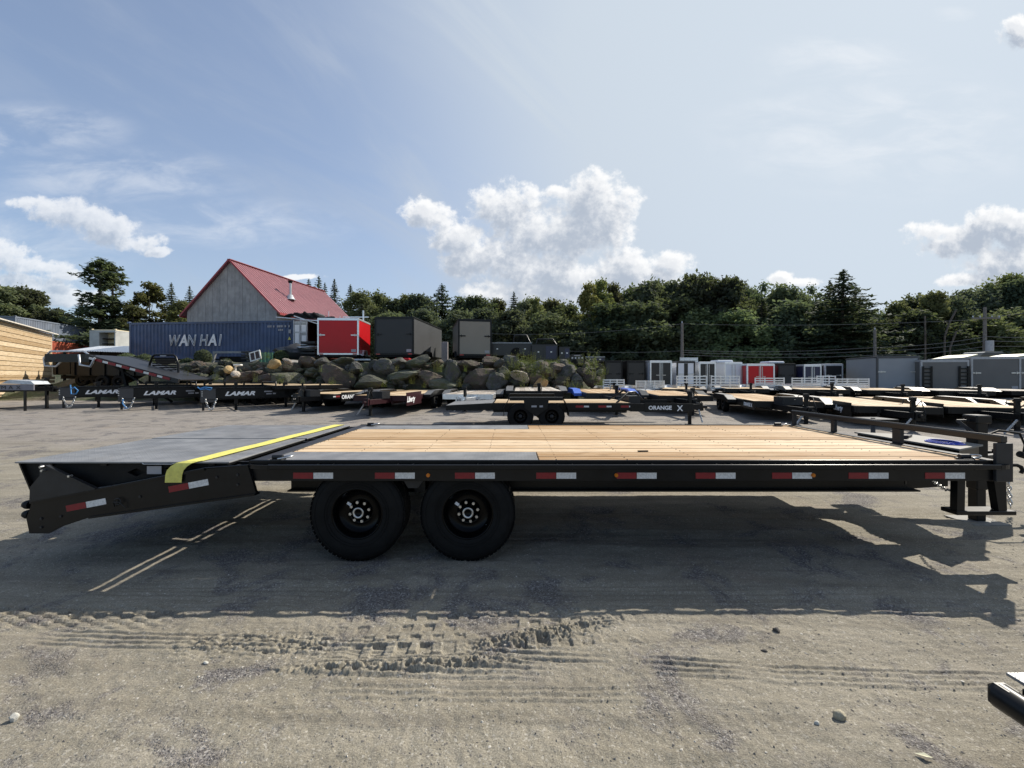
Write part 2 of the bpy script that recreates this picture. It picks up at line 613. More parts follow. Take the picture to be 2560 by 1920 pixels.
# ------------------------------------------------------------------ ground
def vnoise(x, y, seed=0):
    """smooth value noise on numpy arrays"""
    r = np.random.RandomState(seed)
    tab = r.rand(256, 256)
    xi, yi = np.floor(x).astype(int), np.floor(y).astype(int)
    fx, fy = x - xi, y - yi
    fx = fx * fx * (3 - 2 * fx); fy = fy * fy * (3 - 2 * fy)
    a = tab[yi % 256, xi % 256]; b = tab[yi % 256, (xi + 1) % 256]
    c = tab[(yi + 1) % 256, xi % 256]; d = tab[(yi + 1) % 256, (xi + 1) % 256]
    return (a * (1 - fx) + b * fx) * (1 - fy) + (c * (1 - fx) + d * fx) * fy


def fbm(x, y, oct=4, seed=0, gain=0.5):
    s, a, t = 0, 1.0, 0
    for i in range(oct):
        s = s + a * vnoise(x * 2 ** i + 17.3 * i, y * 2 ** i + 9.1 * i, seed + i)
        t += a
        a *= gain
    return s / t


def sstep(a, b, x):
    t = np.clip((x - a) / (b - a), 0, 1)
    return t * t * (3 - 2 * t)


def ground_height(X, Y):
    z = np.clip(0.02 * (Y - 8.0), 0, 0.3)
    near = np.exp(-np.maximum(Y - 3.0, 0) / 6.0)
    z = z + near * ((fbm(X * 0.9, Y * 1.3, 3, 3) - 0.5) * 0.035 + (fbm(X * 7, Y * 9, 3, 11) - 0.5) * 0.016)
    z = z + near * (fbm(X * 30, Y * 34, 2, 21) - 0.5) * 0.009
    # flow of tyre ruts running across the picture
    for (y0, a, sl, w, s) in ((4.2, .011, .03, .12, 5), (4.75, .011, .03, .12, 6), (3.1, .008, -.05, .1, 7), (5.7, .012, .05, .16, 8),
                              (6.8, .012, -.03, .2, 9), (8.2, .015, -.02, .25, 10)):
        yc = y0 + sl * X + (vnoise(X * .5 + s, X * 0 + s, s) - .5) * .35
        d = np.abs(Y - yc)
        z = z - a * np.exp(-(d / w) ** 2) + a * .7 * np.exp(-((d - w * 1.9) / (w * .6)) ** 2)
        z = z + 0.004 * np.exp(-(d / (w * 1.6)) ** 2) * np.sign(np.sin(Y * 2 * math.pi / .055)) * sstep(.35, .6, vnoise(X * 1.1, Y * .2 + s, s + 30))
    # printed lug track in front of the trailer: pads pressed into the dirt in staggered rows
    t_c = 2.50 + 0.055 * X + 0.02 * np.sin(X * 2.1)
    v = Y - t_c
    wx = X + (fbm(X * 6, Y * 6, 2, 41) - .5) * .025
    wv = v + (fbm(X * 7, Y * 7, 2, 42) - .5) * .018
    e = .0045

    def row(lo, hi, per, off, duty, slant=0.0):
        q = np.mod(wx / per + off + wv * slant, 1.0)
        m = e / per
        return sstep(lo - e, lo + e, wv) * (1 - sstep(hi - e, hi + e, wv)) * sstep(0, 2 * m, q) * (1 - sstep(duty, duty + 2 * m, q))
    fade = sstep(-1.25, -.8, X + (fbm(X * 3, Y * 3, 2, 44) - .5) * .7) * (1 - sstep(.10, .75, X + v * 1.2))
    far_f = sstep(-1.3, -.9, X) * (1 - sstep(.7, 1.25, X + v))
    keep = .4 + .6 * sstep(.3, .5, fbm(X * 5, Y * 5, 2, 45))
    lug = row(-.065, .04, .134, 0, .58) + .6 * row(.062, .12, .134, .45, .5, 1.5)
    z = z - fade * keep * 0.026 * lug - far_f * keep * .014 * (row(.165, .235, .134, .2, .52) + row(.285, .34, .134, .7, .5, 1.5))
    z = z + fade * .012 * np.exp(-((v + .01) / .16) ** 4)
    # thrown-up crumbs along the near edge of the print and its right end
    cr = np.exp(-((v + .15) / .04) ** 2) * sstep(-1.5, -.9, X) * (1 - sstep(-.25, .2, X)) + \
        1.1 * np.exp(-((v - .02 - .22 * X) / .075) ** 2) * sstep(-.35, -.05, X) * (1 - sstep(.45, .8, X)) + \
        .7 * np.exp(-((v - .07) / .12) ** 2) * sstep(-2.1, -1.75, X) * (1 - sstep(-1.2, -.9, X))
    ch = np.abs(fbm(X * 30, Y * 34, 3, 51) - .5) * 2
    z = z + cr * np.clip(.34 - ch, 0, .34) * .085
    # second printed track at the far left
    fl = (1 - sstep(-2.35, -2.05, X)) * np.exp(-((Y - 2.72 + .02 * X) / .13) ** 4)
    z = z + fl * .008 * np.sign(np.sin(X / .17 * 2 * math.pi + Y * 25)) * np.sign(np.sin(Y / .09 * 2 * math.pi))
    # narrow ribs of a car tyre
    for (x0, x1, y0, sl, n, amp, s) in ((-.25, .62, 2.355, -.045, 4, .012, 1), (-1.05, .15, 2.20, -.035, 5, .010, 2), (-2.8, -.6, 2.33, -.06, 4, .008, 3),
                                        (.75, 1.2, 2.27, -.06, 4, .010, 4), (1.3, 2.6, 2.22, -.035, 4, .007, 5), (-.9, .6, 2.05, -.02, 3, .006, 6)):
        m = sstep(x0 - .1, x0 + .15, X) * (1 - sstep(x1 - .15, x1 + .12, X)) * sstep(.25, .5, vnoise(X * 3 + s, Y * 2, 60 + s) + .15)
        for i in range(n):
            d = Y - (y0 + sl * X + i * .043)
            z = z - m * amp * np.exp(-(d / .008) ** 2) + m * amp * .5 * np.exp(-((d - .018) / .008) ** 2)
    return z


def dirt_material():
    m, k, bs = new_mat('yard_dirt')
    pos = k.n('ShaderNodeNewGeometry').outputs['Position']
    flat = k.vm('MULTIPLY', pos, (1, 1, 0.0))
    big = k.noise(flat, 0.35, 5, 0.6)
    mid = k.noise(k.vm('MULTIPLY', flat, (0.7, 1.4, 1)), 1.5, 6, 0.62)
    fine = k.noise(flat, 26, 6, 0.7)
    grit = k.noise(flat, 110, 3, 0.6)
    sep = k.n('ShaderNodeSeparateXYZ', inp={0: flat})
    far = k.smooth(sep.outputs[1], 7.0, 11.0)
    farn = k.math('ADD', far, k.math('MULTIPLY', k.math('SUBTRACT', mid, 0.5), 0.9), clamp=True)
    tan = k.mix(k.smooth(mid, 0.3, 0.7), (0.228, 0.203, 0.148), (0.318, 0.288, 0.218))
    pink = k.mix(k.smooth(mid, 0.3, 0.7), (0.255, 0.227, 0.20), (0.31, 0.28, 0.25))
    c = k.mix(farn, tan, pink)
    # reddish clay and grey gravel patches
    c = k.mix(k.math('MULTIPLY', k.smooth(k.noise(flat, 0.9, 5, 0.6, 0.4), 0.56, 0.72), 0.4), c, (0.30, 0.222, 0.168))
    gp = k.smooth(k.noise(k.vm('ADD', flat, (7.7, 3.1, 0)), 1.7, 7, 0.68, 0.5), 0.50, 0.62)
    vo = k.n('ShaderNodeTexVoronoi', inp={'Vector': k.vm('ADD', flat, k.vm('MULTIPLY', k.noise(flat, 40, 2, 0.5, out=1), (0.02, 0.02, 0))), 'Scale': 105.0})
    st = k.ramp(k.n('ShaderNodeSeparateColor', inp={0: vo.outputs['Color']}).outputs[0],
                [(0, (0.05, 0.046, 0.052)), (0.45, (0.105, 0.097, 0.104)), (0.85, (0.19, 0.178, 0.18)), (1, (0.36, 0.34, 0.32))])
    c = k.mix(k.math('ADD', 0.20, k.math('MULTIPLY', gp, 0.68)), c, st)
    spk = k.smooth(k.n('ShaderNodeSeparateColor', inp={0: vo.outputs['Color']}).outputs[1], 0.9, 0.97)
    c = k.mix(k.math('MULTIPLY', spk, 0.3), c, (0.65, 0.62, 0.56))
    c = k.mix(k.math('MULTIPLY', k.smooth(fine, 0.52, 0.8), 0.38), c, (0.13, 0.113, 0.088))
    c = k.mix(k.math('MULTIPLY', k.smooth(big, 0.45, 0.7), 0.4), c, (0.18, 0.16, 0.13))
    # faint wheel-track streaks
    stv = k.noise(k.vm('MULTIPLY', flat, (0.25, 5.0, 1)), 1.6, 5, 0.6, 0.3)
    c = k.mix(k.math('MULTIPLY', k.smooth(stv, 0.50, 0.64), 0.42), c, (0.135, 0.12, 0.096))
    g2 = k.noise(flat, 170, 2, 0.6)
    c = k.mix(k.math('MULTIPLY', k.smooth(grit, 0.48, 0.68), 0.62), c, (0.095, 0.082, 0.066))
    c = k.mix(k.math('MULTIPLY', k.smooth(g2, 0.56, 0.70), 0.6), c, (0.50, 0.46, 0.37))
    k.t.links.new(c, bs.inputs['Base Color'])
    bs.inputs['Roughness'].default_value = 0.92
    bs.inputs['Specular IOR Level'].default_value = 0.25
    h = k.math('ADD', k.math('MULTIPLY', fine, 1.0), k.math('MULTIPLY', grit, 0.6))
    h = k.math('ADD', h, k.math('MULTIPLY', k.math('MULTIPLY', k.math('SUBTRACT', 1.0, k.smooth(vo.outputs['Distance'], 0.0, 0.6)), gp), 0.8))
    h = k.math('ADD', h, k.math('MULTIPLY', stv, 1.6))
    b = k.n('ShaderNodeBump', inp={'Strength': 0.8, 'Distance': 0.0075, 'Height': h})
    k.t.links.new(b.outputs[0], bs.inputs['Normal'])
    return m


DIRT = dirt_material()


def axis(parts):
    out = []
    for a, b, n in parts:
        out.append(np.linspace(a, b, n, endpoint=False))
    out.append(np.array([parts[-1][1]]))
    return np.concatenate(out)


def build_ground():
    xs = axis([(-700, -60, 14), (-60, -20, 20), (-20, -4.6, 70), (-4.6, -2.2, 120), (-2.2, -1.35, 70), (-1.35, 1.15, 420), (1.15, 1.9, 60), (1.9, 4.6, 130), (4.6, 20, 70), (20, 60, 20), (60, 700, 14)])
    ys = axis([(-200, -2, 10), (-2, 1.2, 30), (1.2, 2.1, 90), (2.1, 2.26, 16), (2.26, 2.92, 126), (2.92, 3.2, 18), (3.2, 6.6, 150), (6.6, 14, 90), (14, 60, 50), (60, 900, 14)])
    X, Y = np.meshgrid(xs, ys)
    Z = ground_height(X, Y)
    n, mm = len(xs), len(ys)
    co = np.stack([X, Y, Z], -1).reshape(-1, 3)
    i, j = np.meshgrid(np.arange(n - 1), np.arange(mm - 1))
    a = (j * n + i).ravel()
    q = np.stack([a, a + 1, a + n + 1, a + n], -1)
    me = bpy.data.meshes.new('ground')
    me.vertices.add(len(co)); me.vertices.foreach_set('co', co.ravel())
    me.loops.add(q.size); me.loops.foreach_set('vertex_index', q.ravel())
    me.polygons.add(len(q))
    me.polygons.foreach_set('loop_start', np.arange(0, q.size, 4))
    me.polygons.foreach_set('loop_total', np.full(len(q), 4))
    me.polygons.foreach_set('use_smooth', np.ones(len(q), bool))
    me.update(calc_edges=True)
    me.materials.append(DIRT)
    o = link('ground', me)
    o['kind'] = 'structure'
    return o


build_ground()


def pebble_field():
    """loose crushed stone in the foreground"""
    r = np.random.RandomState(5)
    N = 26000
    Y = 1.05 + (r.rand(N) ** 1.4) * 5.0
    X = (r.rand(N) - .5) * 2 * (1.25 * Y + .2)
    keep = fbm(X * 1.7 + 3, Y * 1.7 + 8, 4, 77) + (r.rand(N) - .5) * .5 > 0.40
    X, Y = X[keep], Y[keep]
    N = len(X)
    s = 0.002 + 0.0055 * r.rand(N) ** 3
    Z = ground_height(X, Y) + s * .1
    base = np.array([(1, 0, 0), (-1, 0, 0), (0, 1, 0), (0, -1, 0), (0, 0, .5), (0, 0, -.6)], float)
    tri = np.array([(0, 2, 4), (2, 1, 4), (1, 3, 4), (3, 0, 4), (2, 0, 5), (1, 2, 5), (3, 1, 5), (0, 3, 5)])
    th = r.rand(N) * 6.28
    jit = 1 + (r.rand(N, 6, 3) - .5) * .9
    V = base[None] * jit * s[:, None, None]
    c, sn = np.cos(th)[:, None], np.sin(th)[:, None]
    P = np.stack([V[..., 0] * c - V[..., 1] * sn + X[:, None], V[..., 0] * sn + V[..., 1] * c + Y[:, None], V[..., 2] + Z[:, None]], -1)
    F = (tri[None] + (np.arange(N) * 6)[:, None, None]).reshape(-1, 3)
    me = bpy.data.meshes.new('gravel')
    me.from_pydata(P.reshape(-1, 3).tolist(), [], F.tolist())
    m, k, bs = new_mat('loose_stone')
    isl = k.n('ShaderNodeNewGeometry').outputs['Random Per Island']
    c = k.ramp(isl, [(0, (0.11, 0.10, 0.092)), (0.4, (0.19, 0.172, 0.145)), (0.85, (0.30, 0.27, 0.225)), (1, (0.55, 0.52, 0.46))])
    k.t.links.new(c, bs.inputs['Base Color'])
    bs.inputs['Roughness'].default_value = 0.85
    me.materials.append(m)
    o = link('gravel', me)
    o['kind'] = 'stuff'


pebble_field()


def blob_mesh(name, sub, rough, seed, mats, sq=(1, 1, 1), flat=0.0, smooth=True, cut=(.62, .95), sharp=38, nf=9):
    """lumpy stone"""
    bm = bmesh.new()
    bmesh.ops.create_icosphere(bm, subdivisions=sub, radius=1)
    r = random.Random(seed)
    offs = [Vector((r.uniform(-1, 1), r.uniform(-1, 1), r.uniform(-1, 1))).normalized() for _ in range(nf)]
    lim = [r.uniform(*cut) for _ in range(nf)]
    from mathutils import noise as mn
    for v in bm.verts:
        d = v.co.normalized()
        l = 1.0
        for o, t in zip(offs, lim):
            c = d.dot(o)
            if c > 0.05:
                l = min(l, t / c)          # cut facets
        l *= 1 + rough * mn.fractal(d * 1.9 + Vector((seed, 0, 0)), 0.8, 2.0, 4)
        v.co = Vector((d.x * l * sq[0], d.y * l * sq[1], d.z * l * sq[2]))
    me = bpy.data.meshes.new(name)
    bm.to_mesh(me); bm.free()
    me.materials.append(mats)
    if smooth:
        me.polygons.foreach_set('use_smooth', [True] * len(me.polygons))
        me.set_sharp_from_angle(angle=R(sharp))
    return me


STONE_E = pm('egg_stone_buff', (0.36, 0.32, 0.23), 0.8, var=0.25, bump=0.3, bscale=30)
STONE_W = pm('stone_white', (0.55, 0.53, 0.47), 0.8, var=0.2, bump=0.4, bscale=30)
STONE_D = pm('stone_dark', (0.09, 0.08, 0.07), 0.85, var=0.3, bump=0.4, bscale=30)


def loose_stone(px, py, r, mat, seed, label, sq=(1, .8, .7)):
    y = CAM_H * FPX / (py - HORIZ)
    x = px_x(px, y)
    z = float(ground_height(np.array([x]), np.array([y]))[0])
    o = link('loose_stone', blob_mesh('loose_stone', 3, .12, seed, mat, sq), None, (x, y, z + r * sq[2] * .55), (0, 0, seed), (r, r, r))
    tag(o, label, 'stone', 'loose stones on the dirt')


loose_stone(2101, 1796, .028, STONE_E, 3, 'egg-shaped buff stone lying on the dirt near the black beam', (1.1, .8, .85))
loose_stone(36, 1800, .022, STONE_W, 8, 'white stone on the dirt at the left edge of the yard foreground', (.8, .8, 1))
loose_stone(1941, 1582, .022, STONE_D, 5, 'dark stone just in front of the trailer shadow')
loose_stone(2043, 1812, .012, STONE_W, 6, 'small pale stone just left of the egg-shaped stone')
loose_stone(1910, 1628, .014, STONE_D, 9, 'small dark stone between the dark stone and the tyre ribs', (1.3, .8, .5))
loose_stone(515, 1660, .013, STONE_W, 12, 'small pale chip beside the lug tyre track', (1.4, .8, .4))
mb = MB()
for i in range(6):
    a = -1.2 + .48 * i
mb.add([(0, 0, 0), (.035, .012, .008), (.06, .002, .004), (.034, -.014, .01), (.03, 0, .004)], [(0, 1, 4), (1, 2, 4), (2, 3, 4), (3, 0, 4)])
leafm = pm('dry_leaf', (0.62, 0.60, 0.42), 0.7)
yy = CAM_H * FPX / (1886 - HORIZ)
xx = px_x(2285, yy)
tag(mb.build('fallen_leaf', leafm, None, (xx, yy, float(ground_height(np.array([xx]), np.array([yy]))[0]) + .006), (0, 0, -.5)),
    'pale dry leaf lying on the gravel in the foreground', 'leaf')


# ------------------------------------------------------------------ the long black deckover trailer in front
YC = 4.83


def chain_pts(pts, step):
    pts = [Vector(p) for p in pts]
    out = [pts[0]]
    for a, b in zip(pts, pts[1:]):
        n = max(1, int((b - a).length / step))
        for i in range(1, n + 1):
            out.append(a.lerp(b, i / n))
    return out


def add_chain(mb, pts, link_l=.045, r=.005, mi=0):
    """links threaded along a line, alternately turned"""
    ps = chain_pts(pts, link_l * .74)
    for i, (a, b) in enumerate(zip(ps, ps[1:])):
        x = (b - a).normalized()
        s = x.orthogonal().normalized()
        s2 = x.cross(s)
        w = s if i % 2 else s2
        c = (a + b) / 2
        ring = []
        for j in range(10):
            t = 2 * math.pi * j / 10
            ring.append(c + x * math.cos(t) * link_l * .5 + w * math.sin(t) * link_l * .32)
        mb.tube(ring, r, 4, mi, closed=True)


def make_wheel(parent, loc, face, R0=.403, width=.24, rim_r=.222, lugs=8, big=True, name='wheel'):
    """rim is the part; tyre, hub and nuts are its sub-parts. face=-1: outer face looks to -y"""
    s = face
    n = 40 if big else 20
    rim = MB()
    w = width
    rim.lathe([(rim_r, s * w * .46), (rim_r - .012, s * w * .49), (rim_r - .02, s * w * .44), (rim_r - .035, s * w * .2), (rim_r * .78, s * w * .14),
               (rim_r * .62, s * w * .05), (rim_r * .5, s * w * .08), (.09 if big else .07, s * w * .08), (.09 if big else .07, s * w * .02), (0.001, s * w * .02)], n)
    rim.lathe([(rim_r, -s * w * .46), (rim_r - .02, -s * w * .4), (rim_r - .03, -s * w * .1), (0.001, -s * w * .1)], n)
    o = link(name, rim.mesh('rim', RIMB, True), parent, loc)
    ty = MB()
    prof = [(rim_r - .004, s * w * .47), (rim_r + .02, s * w * .5), (rim_r + (R0 - rim_r) * .45, s * w * .535), (R0 - .045, s * w * .505), (R0 - .018, s * w * .45),
            (R0 - .003, s * w * .36), (R0, s * w * .2), (R0, 0), (R0, -s * w * .2), (R0 - .003, -s * w * .36), (R0 - .018, -s * w * .45), (R0 - .045, -s * w * .505),
            (rim_r + .02, -s * w * .5), (rim_r - .004, -s * w * .47)]
    ty.lathe(prof, n)
    if big:
        # sidewall bead rings and tread grooves blocks
        for rr, t in ((rim_r + .028, .515), (rim_r + .05, .53), (R0 - .05, .512)):
            ty.tube([(math.cos(a) * rr, s * w * t, math.sin(a) * rr) for a in np.linspace(0, 2 * math.pi, 48, endpoint=False)], .0022, 4, 0, True)
        for i in range(60):
            a = 2 * math.pi * i / 60
            ty.M = Matrix.Rotation(a, 4, 'Y')
            for yy in (-.34, -.12, .12, .34):
                ty.box(R0 - .004, R0 + .0012, w * (yy - .09), w * (yy + .09), -.016, .016)
        ty.M = None
    link('tyre', ty.mesh('tyre', RUBBER, True), o)
    hb = MB()
    if big:
        hb.lathe([(.062, s * w * .05), (.062, s * w * .2), (.05, s * w * .3), (.044, s * w * .33), (.034, s * w * .33), (.031, s * w * .3), (.0, s * w * .3)], 24)
        link('hub', hb.mesh('hub', RIMB, True), o)
        cp = MB(); cp.lathe([(.047, s * w * .325), (.049, s * w * .35), (.043, s * w * .36), (.033, s * w * .36), (.031, s * w * .335)], 24)
        link('hub_ring', cp.mesh('hub_ring', STEEL, True), o)
        nut = MB(); nut.cyl((0, 0, 0), (0, s * .032, 0), .013, 6)
        nm = nut.mesh('lug_nut', STEEL, True)
        for i in range(lugs):
            a = 2 * math.pi * (i + .3) / lugs
            link('lug_nut', nm, o, (math.cos(a) * .0825, s * w * .09, math.sin(a) * .0825))
        vs = MB(); vs.cyl((.15, s * w * .16, -.11), (.165, s * w * .34, -.12), .005, 6)
        link('valve_stem', vs.mesh('valve_stem', STEEL), o)
        tg = MB(); tg.M = Matrix.Rotation(R(35), 4, 'Y'); tg.box(-.135, -.098, s * w * .085, s * w * .1, -.02, .004)
        link('tyre_sticker', tg.mesh('tyre_sticker', LETTER), o)
    else:
        hb.lathe([(.055, s * w * .08), (.055, s * w * .42), (.045, s * w * .5), (0.001, s * w * .5)], 12)
        for i in range(6):
            a = 2 * math.pi * i / 6
            hb.cyl((math.cos(a) * .09, s * w * .08, math.sin(a) * .09), (math.cos(a) * .09, s * w * .2, math.sin(a) * .09), .012, 5)
        link('hub', hb.mesh('hub', DARKG, True), o)
    return o


def main_trailer():
    T = thing('flatbed_trailer', 'long black deckover flatbed trailer with new pine deck and folded steel ramps', 'trailer', (0, YC, 0))
    N, Fy = -1.29, 1.29
    # deck boards
    pmesh = MB().box(-2.05, 3.965, -.0905, .0905, -.019, .019, 0, .0065).mesh('plank', WOOD)
    for i in range(9):
        link('plank', pmesh, T, (rnd.uniform(-.003, .003), -.760 + i * .190, .843 + rnd.uniform(-.0015, .0015)), (rnd.uniform(-.002, .002), 0, 0))
    smesh = MB().box(.225, 3.965, -.1025, .1025, -.019, .019, 0, .0065).mesh('plank', WOOD)
    for y in (-1.175, -.963, .963, 1.175):
        link('plank', smesh, T, (rnd.uniform(-.003, .003), y, .843 + rnd.uniform(-.0015, .0015)))
    sc = MB()
    ys_ = [-.760 + i * .190 for i in range(9)]
    for i in range(11):
        x = -2.02 + .6 * i
        for y in ys_ + ([-1.175, -.963, .963, 1.175] if x > .3 else []):
            for o in (-.045, .045):
                sc.cyl((x + rnd.uniform(-.012, .012), y + o, .8615), (x, y + o, .8628), .0042, 6)
    sc.build('screw_heads', pm('rusty_screw', (0.16, 0.11, 0.07), .6), T)['kind'] = 'stuff'
    for s in (-1, 1):
        MB().box(-2.05, 3.96, s * .835, s * .885, .80, .822).build('light_stop_strip', BLACKM, T)  # added hidden strip, keeps sun from leaking through the joint beside the tread plate
    for s in (-1, 1):
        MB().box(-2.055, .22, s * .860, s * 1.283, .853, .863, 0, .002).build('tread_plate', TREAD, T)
    MB().box(-2.175, -2.058, -1.283, 1.283, .852, .8655, 0, .003).build('rear_deck_plate', DARKG, T)
    # perimeter
    for s in (-1, 1):
        b = MB()
        b.box(-2.18, 4.06, s * 1.286, s * 1.302, .70, .868, 0, .002)
        b.box(-2.18, 4.06, s * 1.255, s * 1.286, .70, .712)
        b.build('side_rail', BLACK, T)
        b = MB()
        b.box(-1.98, 3.97, s * 1.365, s * 1.376, .812, .845, 0, .003)
        for e, (xa, xb) in ((0, (-1.98, -2.17)), (1, (3.97, 4.09))):       # rounded corners that close the rub rail on the frame
            pr = None
            for t in np.linspace(0, 1, 6):
                p = (xa + (xb - xa) * math.sin(t * math.pi / 2), s * (1.3705 - .07 * (1 - math.cos(t * math.pi / 2))), .8285)
                if pr:
                    b.beam(pr, p, .011, .033)
                pr = p
        b.build('rub_rail', BLACK, T)
        b = MB(); b.cyl((-1.98, s * 1.3705, .845), (3.97, s * 1.3705, .845), .0065, 8); b.build('rail_edge', GLOSS, T)
        b = MB(); b.cyl((-2.17, s * 1.294, .868), (4.0, s * 1.294, .868), .0065, 8); b.build('deck_edge', GLOSS, T)
    sp = MB().cyl((0, 0, .025), (0, 0, .056), .03, 10).mesh('spool', BLACK)
    pk = MB()
    pk.box(-.066, -.058, -.032, .031, .015, .058); pk.box(.058, .066, -.032, .031, .015, .058); pk.box(-.058, .058, -.022, -.014, .02, .054)
    pkm = pk.mesh('stake_pocket', BLACK)
    rd = MB().box(-.0815, .0815, -.0012, .0012, -.025, .025).mesh('red_tape', REDT)
    wt = MB().box(-.0815, .0815, -.0012, .0012, -.025, .025).mesh('white_tape', WHITET)
    tx = [(p - 1280) / 301.7 for p in (733, 937, 1137, 1340, 1541, 1738, 1929, 2120, 2311)]
    for k in range(9):
        for s in (-1, 1):
            link('stake_pocket', pkm, T, (-1.53 + .655 * k, s * 1.334, .79))
            link('spool', sp, T, (-1.86 + .655 * k, s * 1.334, .785))
        link('red_tape', rd, T, (tx[k] + .0835, -1.3035, .745))
        link('white_tape', wt, T, (tx[k] + .0835 + .167, -1.3035, .745))
    ml = MB(); ml.cyl((0, 0, 0), (0, -.014, 0), .016, 12); ml.cyl((0, -.014, 0), (0, -.019, 0), .011, 12)
    mlm = ml.mesh('marker_light', AMBER, True)
    for p in (610, 1071, 1540, 2031, 2489):
        link('marker_light', mlm, T, ((p - 1280) / 301.7, -1.3025, .75))
    # beams below
    for s in (-1, 1):
        b = MB()
        b.box(-2.2, 4.0, s * .573, s * .587, .45, .73); b.box(-2.2, 4.0, s * .5, s * .66, .436, .45); b.box(-2.2, 4.0, s * .5, s * .66, .73, .744)
        b.build('main_beam', BLACK, T)
    cm = MB().box(-.03, .03, -1.284, 1.284, -.035, .035).mesh('cross_member', BLACK)
    for i in range(11):
        link('cross_member', cm, T, (-2.1 + .6 * i, 0, .781))
    b = MB(); b.box(3.975, 4.06, -1.3, 1.3, .70, .868, 0, .003); b.build('front_channel', BLACK, T)
    # headboard rail
    b = MB(); b.box(4.025, 4.075, -1.33, 1.31, 1.018, 1.075, 0, .006); b.cyl((4.035, -1.33, 1.074), (4.035, 1.31, 1.074), .007, 8); b.build('front_rail', GLOSS, T)
    for y, w in ((1.28, .05), (.53, .06), (-.36, .10)):
        MB().box(4.03, 4.07, y - w / 2, y + w / 2, .868, 1.017, 0, .003).build('rail_post', DARKG, T)
    b = MB(); b.box(3.975, 4.115, -1.335, -1.306, .70, 1.017, 0, .004); b.box(4.09, 4.115, -1.306, -1.24, .70, 1.017); b.build('rail_post', DARKG, T)
    # tie-down rings at the four corners
    for (x, y) in ((-1.955, -1.25), (3.83, -1.22), (-1.99, 1.2), (3.76, 1.2)):
        b = MB()
        b.box(-.055, .045, -.05, .03, .865, .878, 0, .003)
        b.cyl((-.05, -.01, .893), (.035, -.01, .893), .018, 10)
        o = b.build('tie_down', DARKG, T, (x, y, 0))
        rg = MB(); rg.tube([(.04 + .075 * math.sin(t), -.01 + .05 * math.cos(t), .888 + .012 * math.sin(t)) for t in np.linspace(-.3, math.pi + .3, 14)], .0075, 6)
        link('d_ring', rg.mesh('d_ring', STEEL), o)
    # tongue, tool tray, jack, coupler
    for s in (-1, 1):
        MB().beam((3.9, s * .56, .60), (5.52, s * .07, .60), .07, .22, c=.004).build('tongue_beam', BLACK, T)
        MB().prism([(3.6, .44), (4.35, .60), (4.35, .47), (3.9, .44)], s * .56 - .02, s * .56 + .02).build('gusset', BLACK, T)
    b = MB()
    b.prism([(4.42, -.62), (4.90, -.36), (4.90, .36), (4.42, .62)], .71, .835, 'xy')
    b.build('tool_tray', BLACK, T)
    b = MB(); b.prism([(4.40, -.645), (4.93, -.372), (4.93, .372), (4.40, .645)], .836, .852, 'xy'); b.build('tray_lid', GREYD, T)
    b = MB(); b.box(5.50, 5.60, -.06, .06, .42, .735, 0, .006); b.build('coupler', DARKG, T)
    b = MB(); b.box(5.601, 5.62, -.045, .045, .50, .72, 0, .003); b.build('coupler_plate', STEEL, T)
    b = MB(); b.tube([(5.62, 0, .56), (5.72, 0, .56), (5.77, 0, .54), (5.79, 0, .50), (5.77, 0, .47)], .02, 8); b.build('pintle_ring', BLACKM, T)
    jx, jy = 5.03, -.22
    J = MB(); J.box(jx - .062, jx + .062, jy - .062, jy + .062, .35, 1.14, 0, .01); J.box(jx - .08, jx + .08, jy - .08, jy + .08, .93, .96)
    J.box(jx - .085, jx + .085, jy - .08, jy + .08, 1.06, 1.15, 0, .012)
    j = J.build('jack', BLACK, T)
    b = MB(); b.box(jx - .05, jx + .05, jy - .05, jy + .05, .015, .36, 0, .006); link('drop_leg', b.mesh('drop_leg', BLACK), j)
    b = MB(); b.box(jx - .2, jx + .2, jy - .16, jy + .16, .002, .014, 0, .003); link('foot_plate', b.mesh('foot_plate', GREYD), j)
    b = MB(); b.tube([(jx - .08, jy, 1.09), (jx - .22, jy - .01, 1.09), (jx - .23, jy - .01, 1.09)], .012, 8)
    b.beam((jx - .22, jy - .01, 1.09), (jx - .14, jy - .13, .94), .03, .03); link('crank', b.mesh('crank', DARKG), j)
    # spare bracket plate beyond the rail, slanted stay
    MB().box(4.78, 5.12, .80, 1.15, .965, .995, 0, .006).build('spare_mount', BLACK, T)
    MB().beam((4.62, .62, .62), (4.88, .93, .965), .05, .12, c=.004).build('mount_stay', DARKG, T)
    # step hanging at the front corner
    b = MB()
    b.prism([(3.73, .44), (3.735, .70), (3.80, .70), (3.795, .44)], -1.26, -1.20); b.prism([(4.08, .44), (4.04, .70), (4.14, .70), (4.15, .44)], -1.26, -1.20)
    b.box(3.72, 4.22, -1.27, -1.13, .405, .438, 0, .004)
    b.build('side_step', BLACK, T)
    c = MB()
    add_chain(c, [(5.55, -.07, .43), (5.555, -.075, .25), (5.56, -.08, .10)], .05, .006)
    add_chain(c, [(5.58, -.02, .43), (5.60, -.02, .3), (5.61, -.03, .14)], .05, .006)
    c.build('safety_chain', STEEL, T)
    c = MB(); add_chain(c, [(3.80, -1.2, .60), (3.9, -1.0, .545), (4.0, -.8, .56), (4.15, -.6, .60)], .045, .004); c.build('pin_chain', STEEL, T)
    b = MB(); b.tube([(5.2, -.05, .86), (5.45, -.06, .96), (5.66, -.08, .93), (5.72, -.08, .8), (5.70, -.08, .70)], .011, 8); b.build('light_cable', BLACKM, T)
    b = MB(); b.cyl((5.66, -.08, .70), (5.84, -.08, .64), .036, 12, r2=.03); b.cyl((5.78, -.08, .665), (5.80, -.08, .655), .043, 12); b.build('light_plug', BLACKM, T)
